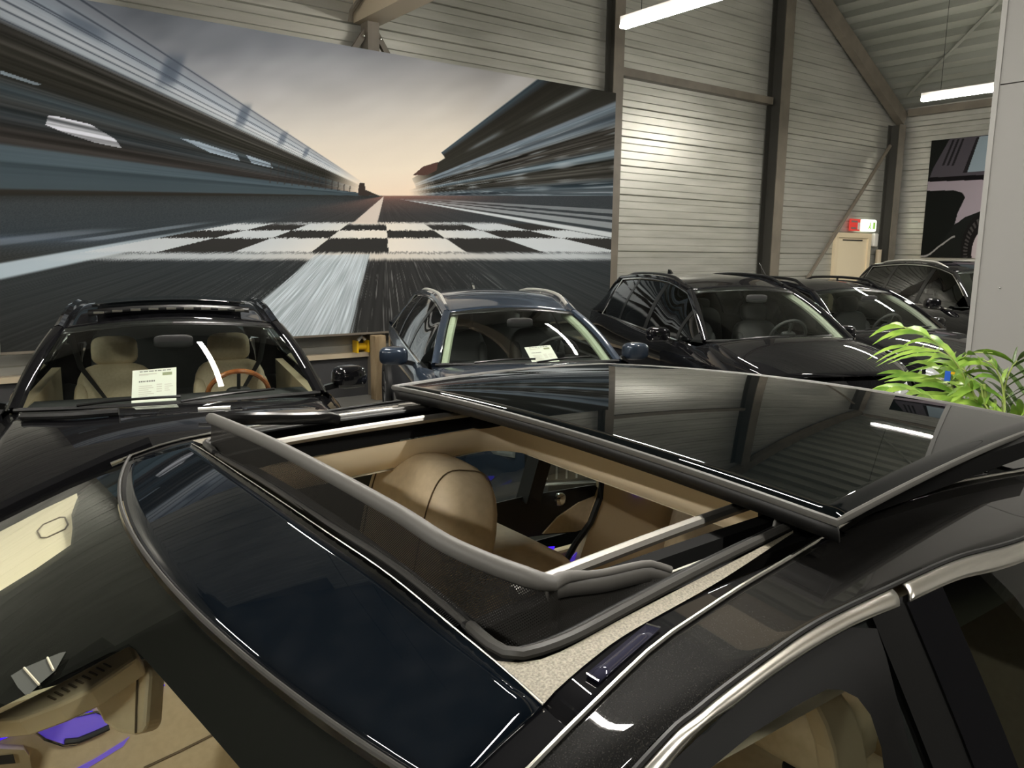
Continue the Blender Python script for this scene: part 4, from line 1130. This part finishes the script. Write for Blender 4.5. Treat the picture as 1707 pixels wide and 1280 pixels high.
# ---- slid-back glass panel riding above the roof
cFL, cFR = onz(655, 643, 1.528), onz(1395, 866, 1.522)
cRL, cRR = onz(1008, 606, 1.520), onz(1752, 704, 1.512)
G = []
for u in np.linspace(0, 1, 25):          # front to back
    row = []
    for t in np.linspace(0, 1, 33):      # far to near
        p = (cFL*(1-t)+cFR*t)*(1-u)+(cRL*(1-t)+cRR*t)*u
        bw = 4*t*(1-t)
        row.append((p[0]-.012*bw*(1-u)+.02*bw*u, p[1], p[2]+.020*bw+.010*4*u*(1-u)))
    G.append(row)
SG = mc(MB().grid(G), 'sliding_glass', GLR, solid=.007)
rim = [G[0][j] for j in range(33)]+[G[i][32] for i in range(1, 25)]+[G[24][j] for j in range(31, -1, -1)]+[G[i][0] for i in range(23, 0, -1)]
mc(MB().tube([(p[0], p[1], p[2]-.004) for p in rim], .0042, 8, closed=True, rz=.0055), 'glass_edge_trim', RUBG, SG)
mc(MB().grid([[(p[0]+.006, p[1], p[2]-.010) for p in G[0]], [(p[0]+.012, p[1], p[2]-.030) for p in G[0]]]), 'front_seal', RUBB, SG, solid=.004)
for t in (.06, .94):
    p = cFL*(1-t)+cFR*t; q = cRL*(1-t)+cRR*t
    mc(MB().bar((p[0]+.08, p[1], p[2]-.03), (lerp(p[0], q[0], .8), p[1], p[2]-.022), .02, .03), 'lift_arm', TRAY, SG)
# ---- fixed rear roof glass and rear end of the roof
G = [[tuple(S3(x, v, -.003)) for v in np.linspace(-.47, .47, 21)] for x in np.linspace(1.06, 2.15, 24)]
mc(MB().grid(G), 'rear_roof_glass', GLR, solid=.006)
G = []
for t in np.linspace(0, 1, 10):
    G.append([(lerp(2.14, 2.85, t)+.05*(1-s_*s_), YC+s_*lerp(.60, .64, t), lerp(H(2.14, YC+s_*.60), 1.03, t)+.05*math.sin(math.pi*t)) for s_ in np.linspace(-1, 1, 15)])
mc(MB().grid(G), 'rear_window', GLT)
# ---- side glass, pillars, chrome
lo_px = [(1113, 1280), (1231, 1172), (1325, 1101), (1420, 1044), (1510, 1006), (1600, 966), (1707, 936)]
cl_ = hits(lo_px, .002)
def extend(C, fr, bk):
    P = [np.array(S3(x, -v, .002)) for x, v in fr]+list(C)+[np.array(S3(x, -v, .002)) for x, v in bk]
    return smoothpath(P, 260)
vU = [YC-p[1] for p in cu]; vL = [YC-p[1] for p in cl_]
CU = extend(cu, [(-.55, .735), (-.2, .70), (.12, .665)], [(1.5, vU[-1]), (1.9, vU[-1]), (2.25, vU[-1]+.01)])
CL = extend(cl_, [(-.53, .757), (-.17, .722), (.16, .688)], [(1.5, vL[-1]), (1.9, vL[-1]), (2.2, vL[-1]+.01)])
mirr = lambda P: np.array([[p[0], 2*YC-p[1], H(p[0], 2*YC-p[1])+.002] for p in P])
jx = hit(1503, 985)[0]
for A_, B_ in ((CU, CL), (mirr(CU), mirr(CL))):
    for sel in (lambda x: x < jx, lambda x: x > jx+.001):
        idx = [i for i in range(260) if sel(A_[i][0])]
        o = MB()
        rr_ = []
        for i in idx:
            a, b_ = A_[i], B_[i]; s_ = -1 if a[1] < YC else 1
            rr_.append([tuple(a*(1-t)+b_*t+np.array([0, s_*.0025*math.sin(math.pi*t), .0025*math.sin(math.pi*t)])) for t in np.linspace(0, 1, 7)])
        mc(o.grid(rr_), 'window_frame_trim', SATIN, solid=.003)
    # dark gap with a fine bright lip above the trim
    s_ = -1 if A_[0][1] < YC else 1
    mc(MB().tube([(p[0], p[1]-s_*.003, p[2]+.001) for p in A_], .003, 6), 'door_gap_seal', RUBB)
# side glass down to the belt
BEL = .90
def belt_pt(x, s_): return np.array([x, YC+s_*.885, BEL+.03*(x-.3)*.3])
def side_glass(x0, x1, s_, name, m, off=0.0, n_=14, slant=0.0):
    C = CL if s_ < 0 else mirr(CL)
    G = []
    for x in np.linspace(x0, x1, n_):
        i = int(np.argmin(np.abs(C[:, 0]-x))); u_ = np.array([x, np.interp(x, C[:, 0], C[:, 1]), np.interp(x, C[:, 0], C[:, 2])]); l_ = belt_pt(x+slant, s_)
        G.append([tuple(u_*(1-t)+l_*t+np.array([0, s_*(.025*math.sin(math.pi*t)+off-.006), 0])) for t in np.linspace(0, 1, 10)])
    return mc(MB().grid(G), name, m)
bt = hit(1470, 1044); bt2 = hit(1515, 1011); bt3 = hit(1552, 992)
for s_ in (-1, 1):
    side_glass(-.45, bt[0]+.005, s_, 'front_side_window', GLN if s_ < 0 else GLS, slant=0)
    side_glass(bt3[0]+.004, 2.0, s_, 'rear_side_window', GLT if s_ < 0 else GLS)
    side_glass(bt[0]-.05, bt3[0]+.03, s_, 'b_pillar_backing', RUBB, -.006, 5, -.02)
    side_glass(bt[0], bt2[0]-.001, s_, 'b_pillar_cover', PLASB, .003, 4, -.02)
    side_glass(bt2[0]+.001, bt3[0]+.03, s_, 'b_pillar_cover', PAINT, .005, 4, -.02)
    side_glass(2.0, 2.19, s_, 'c_pillar', PAINT, .002, 4)
# dark border printed round the near front window
bord = hits([(1116, 1285), (1231, 1176), (1325, 1105), (1420, 1048), (1468, 1050), (1500, 1160), (1536, 1300), (1482, 1300), (1476, 1250), (1458, 1195), (1436, 1166), (1410, 1153), (1385, 1152), (1340, 1176), (1262, 1226), (1185, 1290)], 0)
mbb = surf_poly(bord, 0, .02)
mbb.v = [(x, y+.004, z) for x, y, z in mbb.v]
mc(mbb, 'window_border', mat('matt_black', (.004, .004, .004), .6, spec=.15))

# ---- lower body of the near car
def wyx(f): return .945*(1-.18*max(f, 0)**4)
XN, XT = -2.15, 3.1
def body_sec(x):
    f = (.4-x)/(.4-XN) if x < .4 else (x-.4)/(XT-.4)
    w_ = wyx(f)
    if x < -.78: zt_ = lerp(.96, .74, ((-.78-x)/(-.78-XN))**1.6)
    elif x < 2.75: zt_ = .905
    else: zt_ = lerp(.97, .93, (x-2.75)/(XT-2.75))
    q = .885 if -.78 < x < 2.75 else w_-.10
    q = min(q, w_-.02)
    return [(w_*.82, .18), (w_*.97, .23), (w_, .42), (w_, zt_-.22), (w_*.99, zt_-.12), (lerp(w_, q, .5), zt_-.04), (q, zt_)]
XSb = np.linspace(XN, XT, 44)
mb = MB()
for s_ in (-1, 1): mb.grid([[(x, YC+s_*a, c_) for a, c_ in body_sec(x)] for x in XSb])
mb.grid([[(x, YC+s_*body_sec(x)[0][0], .18) for s_ in (-1, 1)] for x in XSb])
for x, sg in ((XN, -1), (XT, 1)):
    sec = body_sec(x)
    mb.grid([[(x+sg*.14*(1-t*t)*math.sin(math.pi*(.3+.5*k_/6)), YC+t*a, c_) for t in np.linspace(-1, 1, 13)] for k_, (a, c_) in enumerate(sec)])
mc(mb, 'body', PAINT)
G = [[(x-lerp(.13, .02+.16, t_)*(1-t*t), YC+t*body_sec(x)[-1][0], body_sec(x)[-1][1]+.055*math.sin(math.pi*(.1+.7*t_))*(1-abs(t)**3)) for t in np.linspace(-1, 1, 17)] for t_, x in zip(np.linspace(0, 1, 14), np.linspace(XN, -.74, 14))]
mc(MB().grid(G), 'bonnet', PAINT, solid=.01)
G = [[(x+lerp(.05, .12, t_)*(1-t*t), YC+t*body_sec(x)[-1][0], lerp(1.03, .95, t_)) for t in np.linspace(-1, 1, 13)] for t_, x in zip(np.linspace(0, 1, 6), np.linspace(2.83, XT, 6))]
mc(MB().grid(G), 'boot_lid', PAINT)
for s_ in (-1, 1):
    for x in (XN+.85, XT-.98):
        wl = mc(MB().lathe([(.23, -.1), (.34, -.1), (.35, -.06), (.35, .06), (.34, .1), (.23, .1)], (x, YC+s_*.865, .35), 'y', 28), 'wheel', TYRE)
        rm = MB().lathe([(.235, -.09), (.235, .085), (.21, .09), (.2, .05)], (x, YC+s_*.865, .35), 'y', 28)
        for k in range(7):
            a = 2*math.pi*k/7; rm.bar((x, YC+s_*.93, .35), (x+math.cos(a)*.22, YC+s_*.94, .35+math.sin(a)*.22), .03, .04)
        mc(rm, 'rim', RIM, wl)
        mc(MB().lathe([(.39, -.01), (.39, .01), (0, .01)], (x, YC+s_*.94, .35), 'y', 26), 'wheel_arch', RUBB)
    dmir = mc(MB().superbox((-.35, YC+s_*1.02, .99), (.075, .11, .075), .6), 'door_mirror', PAINT)
    mc(MB().bar((-.35, YC+s_*.87, .93), (-.35, YC+s_*.98, .95), .05, .03), 'mirror_arm', PLASB, dmir)
    mc(MB().box(-.05, .02, YC+s_*.94, YC+s_*.955, .78, .80), 'door_handle', CHROME)
    mc(MB().box(.0+1.0, 1.15, YC+s_*.94, YC+s_*.957, .78, .80), 'door_handle', CHROME)

# ---- cabin
mc(MB().box(-.7, 2.6, YC-.80, YC+.80, .30, .34), 'cabin_floor', CARP, smooth=False)
G = [[(lerp(-.80, -.10, t)+(.0 if t < 1 else .02), YC+s_*.70, lerp(.985, .93, t)-(0 if t < 1 else .35)) for s_ in np.linspace(-1, 1, 9)] for t in (0, .3, .6, .9, 1.0)]
mc(MB().grid(G), 'dashboard', LEAD)
YD = YC+.70     # far door lining plane
def door_poly(px, name, m, dy=0.0, th=.004, parent=None):
    P = [Vector(ony(a, b_, YD+dy)) for a, b_ in px]
    return mc(MB().prism(P, (0, th, 0)), name, m, parent, smooth=False)
def xsz(px, y): return ony(px[0], px[1], y)
# far lining: front door, rear door, side by side
DL = mc(MB().box(-.55, .98, YD, YD+.03, .36, .945), 'door_lining', LEA, smooth=False, bevel=.01)
DR = mc(MB().box(1.0, 2.0, YD, YD+.03, .36, .945), 'door_lining', LEAD, smooth=False, bevel=.01)
for s_ in (1,):
    mc(MB().box(-.55, 2.0, YC-.73, YC-.70, .36, .92), 'door_lining', LEA, smooth=False, bevel=.01)
# lit strips and handle bowl of the far front door
mc(MB().prism([Vector(ony(a, b_, YD-.004)) for a, b_ in [(-60, 1246), (0, 1222), (60, 1200), (155, 1174), (156, 1182), (60, 1211), (0, 1234), (-60, 1262)]], (0, .003, 0)), 'ambient_strip', PURP, DL, smooth=False)
mc(MB().prism([Vector(ony(a, b_, YD-.004)) for a, b_ in [(248, 1150), (275, 1142), (262, 1152), (252, 1168), (246, 1178)]], (0, .003, 0)), 'ambient_strip', PURP, DL, smooth=False)
bowl = [(58, 1220), (64, 1212), (95, 1200), (160, 1186), (185, 1196), (180, 1210), (150, 1230), (125, 1240), (105, 1242), (75, 1232)]
BW = mc(MB().prism([Vector(ony(a, b_, YD-.006)) for a, b_ in bowl], (0, .005, 0)), 'handle_bowl', PURPD, DL, smooth=False)
mc(MB().tube([ony(a, b_, YD-.008) for a, b_ in bowl], .003, 6, closed=True), 'bowl_frame', CHROME, DL)
mc(MB().tube([ony(a, b_, YD-.012) for a, b_ in [(108, 1236), (130, 1234), (160, 1222), (182, 1212)]], .006, 6), 'pull_handle', DARKI, DL)
mc(MB().prism([Vector(ony(a, b_, YD-.003)) for a, b_ in [(110, 1290), (160, 1264), (205, 1236), (216, 1228), (205, 1244), (160, 1272), (130, 1290)]], (0, .002, 0)), 'ambient_strip', PURPD, DL, smooth=False)
sp_ = [Vector(ony(a, b_, YD-.02)) for a, b_ in [(-40, 1252), (0, 1248), (40, 1250), (50, 1262), (54, 1290), (-40, 1300)]]
mc(MB().prism(sp_, (0, .02, 0)), 'switch_panel', LEAD, DL, smooth=False)
mc(MB().prism([Vector(ony(a, b_, YD-.026)) for a, b_ in [(-8, 1260), (22, 1257), (26, 1272), (-6, 1275)]], (0, .006, 0)), 'window_switch', CHROME, DL, smooth=False)
mc(MB().tube([ony(a, b_, YD-.002) for a, b_ in [(240, 1280), (300, 1252), (360, 1222), (400, 1200)]], .003, 5), 'lining_seam', SEAM, DL)
# rear door: dark upper, beige lower, lit strips, trim between
mc(MB().prism([Vector(ony(a, b_, YD-.004)) for a, b_ in [(800, 845), (880, 826), (990, 808), (1003, 818), (1000, 850), (950, 888), (905, 892), (800, 905)]], (0, .003, 0)), 'dark_door_top', DARKI, DR, smooth=False)
mc(MB().prism([Vector(ony(a, b_, YD-.010)) for a, b_ in [(905, 890), (930, 862), (965, 838), (998, 825), (994, 850), (978, 880), (960, 886)]], (0, .005, 0)), 'door_insert', LEA, DR, smooth=False)
mc(MB().prism([Vector(ony(a, b_, YD-.012)) for a, b_ in [(885, 915), (925, 911), (922, 918), (884, 922)]], (0, .004, 0)), 'ambient_strip', PURP, DR, smooth=False)
mc(MB().prism([Vector(ony(a, b_, YD-.012)) for a, b_ in [(935, 945), (965, 918), (972, 925), (955, 950)]], (0, .004, 0)), 'ambient_strip', PURPD, DR, smooth=False)
mc(MB().superbox(ony(933, 832, YD-.02), (.02, .012, .02), .8, 10, 8), 'coat_hook', CHROME, DR)
# far pillars and rear quarter lining
mc(MB().bar(ony(905, 745, YD-.02), ony(880, 835, YD-.0), .05, .05), 'b_pillar_lining', DARKI)
qp = [Vector(ony(a, b_, YD-.03)) for a, b_ in [(965, 728), (1000, 775), (1006, 815), (985, 875), (960, 950), (1180, 950), (1290, 860), (1290, 800), (1150, 760)]]
QL = mc(MB().prism(qp, (0, .03, 0)), 'quarter_lining', LEAD, smooth=False)
mc(MB().tube([ony(a, b_, YD-.033) for a, b_ in [(955, 725), (992, 760), (1004, 800), (1000, 830), (984, 872), (960, 905), (940, 940)]], .010, 8), 'door_seal', RUBB, QL)
mc(MB().prism([Vector(ony(a, b_, YD-.036)) for a, b_ in [(1057, 819), (1075, 814), (1086, 816), (1076, 823), (1060, 824)]], (0, .004, 0)), 'ambient_strip', PURP, QL, smooth=False)
mc(MB().superbox(ony(1078, 803, YD-.04), (.018, .012, .014), .6, 10, 8), 'quarter_switch', CHROME, QL)
# seats (facing -x): build facing -y then swap axes
def seat_x(x, v, z, m, zt, name='front_seat'):
    """x is the cushion front, zt the top of the head section"""
    mb = MB()
    mb.superbox((x+.26, YC+v, z+.08), (.27, .26, .10), .45)
    bt_ = zt-.26; hb_ = (bt_-z)/2+.04
    rt_ = Matrix.Rotation(R(10), 3, 'Y')
    mb.superbox((x+.55, YC+v, bt_-hb_+.02), (.10, .27, hb_), .45, rot=rt_)
    o = mc(mb, name, m)
    hc = Vector((x+.545, YC+v, zt-.215)); rh = Matrix.Rotation(R(12), 3, 'Y')
    hr = mc(MB().superbox(hc, (.088, .185, .215), .55, 28, 16, rot=rh), 'head_section', m, o)
    mc(MB().superbox((x+.70, YC+v-.02, bt_-.205), (.14, .24, .25), .35), 'seat_back_shell', m, o)
    sg = lambda t, p: math.copysign(abs(t)**p, t)
    for k_ in (-.62, .62):
        cs = math.sqrt(1-abs(k_)**(2/.62)) if False else (1-abs(k_)**(2/.55))**.275
        mc(MB().tube([rh @ Vector((.089*cs*sg(math.cos(a), .55), .185*k_, .217*cs*sg(math.sin(a), .55)))+hc for a in np.linspace(-.9, math.pi+.9, 36)], .0014, 5), 'seam', SEAM, o)
    return o
seat_x(.27, .385, .42, LEA, 1.405)
nr = seat_x(.10, -.36, .36, LEA, 1.08)
mc(MB().superbox((1.55, YC, .52), (.28, .66, .12), .4), 'rear_bench', LEA)
rb = mc(MB().superbox((1.95, YC, .88), (.12, .66, .36), .4, rot=Matrix.Rotation(R(14), 3, 'Y')), 'rear_backrest', LEA)
for k_ in (-1, 1): mc(MB().superbox((2.03, YC+k_*.36, 1.24), (.07, .15, .09), .6), 'rear_headrest', LEA, rb)
# near belt pillar lining and head restraint seen through the near front window
BP = hit(1420, 1160)
lin_px = [(1356, 1172), (1374, 1156), (1402, 1150), (1422, 1178), (1441, 1225), (1452, 1290), (1396, 1300), (1390, 1255), (1376, 1212)]
mc(MB().prism([Vector(ony(a, b_, .475)) for a, b_ in lin_px], (0, .03, 0)), 'near_pillar_lining', LEAD, smooth=False, bevel=.006)
hrm = mc(MB().superbox(ony(1330, 1188, .60), (.075, .10, .045), .45), 'near_head_restraint', LEA)
mc(MB().tube([ony(1353, 1215, .60), ony(1352, 1274, .60)], .008, 10), 'head_restraint_post', CHROME, hrm)
mc(MB().superbox(ony(1350, 1284, .60), (.03, .035, .008), .4), 'post_socket', RUBB, hrm)
mc(MB().superbox(ony(1345, 1335, .62), (.13, .16, .06), .35), 'near_seat_shoulder', LEA)
# rear view mirror and its housing with slots
hs_px = [(-30, 1192), (0, 1186), (100, 1136), (215, 1074), (224, 1080), (229, 1096), (150, 1150), (95, 1176), (30, 1200), (-30, 1206)]
hpts = [hit(a, b_, -.045) for a, b_ in hs_px]
nrm = np.array([-.35, -.25, .9]); nrm /= np.linalg.norm(nrm)
p0 = hpts[3]
HP = [Vector(onplane(a, b_, p0, nrm)) for a, b_ in hs_px]
MH = mc(MB().prism(HP, Vector(-nrm*.03)), 'mirror_housing', LEAD, smooth=False, bevel=.004)
for k_ in range(9):
    t = k_/8; a = (lerp(80, 172, t), lerp(1160, 1106, t)); b_ = (a[0]+13, a[1]+6)
    A1, B1 = Vector(onplane(*a, p0+nrm*.0008, nrm)), Vector(onplane(*b_, p0+nrm*.0008, nrm))
    mc(MB().bar(A1, B1, .0022, .0012), 'vent_slot', SEAM, MH, smooth=False)
mp = hit(195, 1150, -.10); n2 = np.array([-.8, -.45, .35]); n2 /= np.linalg.norm(n2)
mpx = [(150, 1150), (228, 1098), (246, 1112), (249, 1128), (243, 1210), (236, 1222), (222, 1226), (196, 1222), (172, 1206), (158, 1180)]
RM = mc(MB().prism([Vector(onplane(a, b_, mp, n2)) for a, b_ in mpx], Vector(-n2*.025)), 'rear_view_mirror', LEA, smooth=False, bevel=.006)
mc(MB().tube([onplane(a, b_, mp+n2*.001, n2) for a, b_ in [(231, 1102), (228, 1150), (226, 1222)]], .0012, 5), 'mirror_seam', SEAM, RM)
# sun visor and pillar lining on the far side of the windscreen
v0 = S3(.10, .40, -.025); e_ = .03
vn = np.array([-(H(.10+e_, YC+.40)-H(.10-e_, YC+.40))/(2*e_), -(H(.10, YC+.40+e_)-H(.10, YC+.40-e_))/(2*e_), 1.0])
vpx = [(-80, 925), (0, 886), (70, 850), (128, 822), (134, 850), (142, 905), (0, 992), (-80, 1034)]
SV = mc(MB().prism([Vector(onplane(a, b_, v0, vn)) for a, b_ in vpx], (0, 0, -.012)), 'sun_visor', HEADL, smooth=False)
lp_ = [(62, 885), (72, 874), (100, 862), (108, 862), (113, 874), (108, 882), (78, 896), (68, 896)]
mc(MB().tube([onplane(a, b_, v0+vn*.001, vn) for a, b_ in lp_], .0012, 5, closed=True), 'visor_clip_line', SEAM, SV)
# steering wheel of the near car
cw = Vector((.02, YC-.36, .93)); rot = Matrix.Rotation(R(62), 3, 'Y')
mc(MB().tube([rot @ Vector((.19*math.cos(a), .19*math.sin(a), 0))+cw for a in np.linspace(0, 2*math.pi, 32, endpoint=False)], .016, 8, closed=True), 'steering_wheel', DARKI)

# ================================================================== PALM
PB = onx(1655, 700, 4.25)
PAL = empty('potted_palm', (PB[0], PB[1], 0)); tag(PAL, 'green potted palm with arching fronds before the grey partition', 'plant')
MB().lathe([(0, 0), (.17, 0), (.22, .38), (.20, .38), (.19, .34), (0, .34)], (PB[0], PB[1], 0), 'z', 24).build('pot', POT, PAL, world=True)
rnd = random.Random(5)
def frond(path, nl, ll, m, droop=.35, wdt=.016, both=True):
    C = smoothpath(path, 30)
    fr_ = MB().tube(C, [lerp(.011, .003, i/29) for i in range(30)], 6).build('frond', STEM, PAL, world=True)
    for k_ in range(nl):
        t = lerp(.34, .98, k_/(nl-1)); i = min(int(t*29), 28)
        p = Vector(C[i]); d = (Vector(C[i+1])-p).normalized()
        side = d.cross(Vector((0, 0, 1))).normalized()
        for s_ in ((-1, 1) if both else (1,)):
            L_ = ll*(.45+.75*math.sin(math.pi*min(1, (t-.25)/.8)))*rnd.uniform(.85, 1.1)
            dirv = (d*.75+side*s_*.8+Vector((0, 0, rnd.uniform(.05, .25)))).normalized()
            pts = []
            for q in np.linspace(0, 1, 6):
                pts.append(p+dirv*L_*q+Vector((0, 0, -droop*L_*q*q)))
            wv = dirv.cross(Vector((0, 0, 1))).normalized()*.6+Vector((0, 0, .5))
            rows = [[tuple(pp-wv*wdt*ww), tuple(pp+Vector((0, 0, -.004*ww))), tuple(pp+wv*wdt*ww)] for pp, ww in zip(pts, (.35, .9, 1, .85, .5, .04))]
            MB().grid(rows).build('leaflet', m, fr_, world=True)
def pxp(x, y, X): return onx(x, y, X)
base3 = np.array([PB[0], PB[1], .36])
frond([base3, pxp(1640, 720, 4.2), pxp(1600, 615, 4.1), pxp(1548, 562, 4.05), pxp(1490, 540, 4.0)], 12, .34, LEAF, .5, .02)
frond([base3, pxp(1632, 720, 4.2), pxp(1585, 640, 4.25), pxp(1610, 592, 4.3), pxp(1655, 588, 4.3)], 10, .28, LEAF, .55, .024)
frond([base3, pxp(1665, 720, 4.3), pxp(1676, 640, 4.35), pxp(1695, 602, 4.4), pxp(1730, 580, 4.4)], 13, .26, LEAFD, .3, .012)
frond([base3, pxp(1630, 730, 4.2), pxp(1560, 670, 4.1), pxp(1510, 648, 4.0), pxp(1470, 648, 3.95)], 10, .26, LEAF, .4, .02)
frond([base3, pxp(1640, 720, 4.3), pxp(1600, 660, 4.4), pxp(1560, 630, 4.5), pxp(1500, 620, 4.55)], 10, .27, LEAF, .3, .02)
frond([base3, pxp(1660, 730, 4.2), pxp(1640, 670, 4.2), pxp(1632, 640, 4.2), pxp(1600, 650, 4.15)], 9, .26, LEAF, .5, .028)
frond([base3, pxp(1680, 740, 4.2), pxp(1700, 690, 4.2), pxp(1730, 660, 4.2), pxp(1770, 660, 4.2)], 10, .30, LEAF, .3, .026)
frond([base3, pxp(1650, 725, 4.3), pxp(1625, 640, 4.4), pxp(1570, 588, 4.5), pxp(1500, 575, 4.55)], 11, .30, LEAF, .5, .018)
frond([base3, pxp(1670, 725, 4.25), pxp(1672, 650, 4.3), pxp(1650, 604, 4.3), pxp(1600, 598, 4.3)], 10, .26, LEAF, .55, .02)
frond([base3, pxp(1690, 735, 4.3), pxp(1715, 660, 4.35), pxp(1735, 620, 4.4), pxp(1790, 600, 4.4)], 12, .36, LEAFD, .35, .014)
frond([base3, pxp(1645, 730, 4.15), pxp(1590, 685, 4.05), pxp(1540, 668, 3.95), pxp(1490, 680, 3.9)], 10, .24, LEAF, .45, .018)
for a, b_ in (((1650, 720), (1640, 640)), ((1620, 730), (1590, 650))):
    MB().tube([base3, pxp(*a, 4.25), pxp(*b_, 4.25)], [.02, .016, .008], 8).build('stem', STEM, PAL, world=True)
tp = pxp(1580, 625, 4.08)
MB().box(tp[0]-.002, tp[0]+.002, tp[1]-.014, tp[1]+.014, tp[2]-.03, tp[2]+.02).build('plant_tag', BLUE, PAL, smooth=False, world=True)
tp = pxp(1589, 622, 4.08)
MB().box(tp[0]-.002, tp[0]+.002, tp[1]-.02, tp[1]+.012, tp[2]-.006, tp[2]+.006).build('tag_tie', YEL, PAL, smooth=False, world=True)
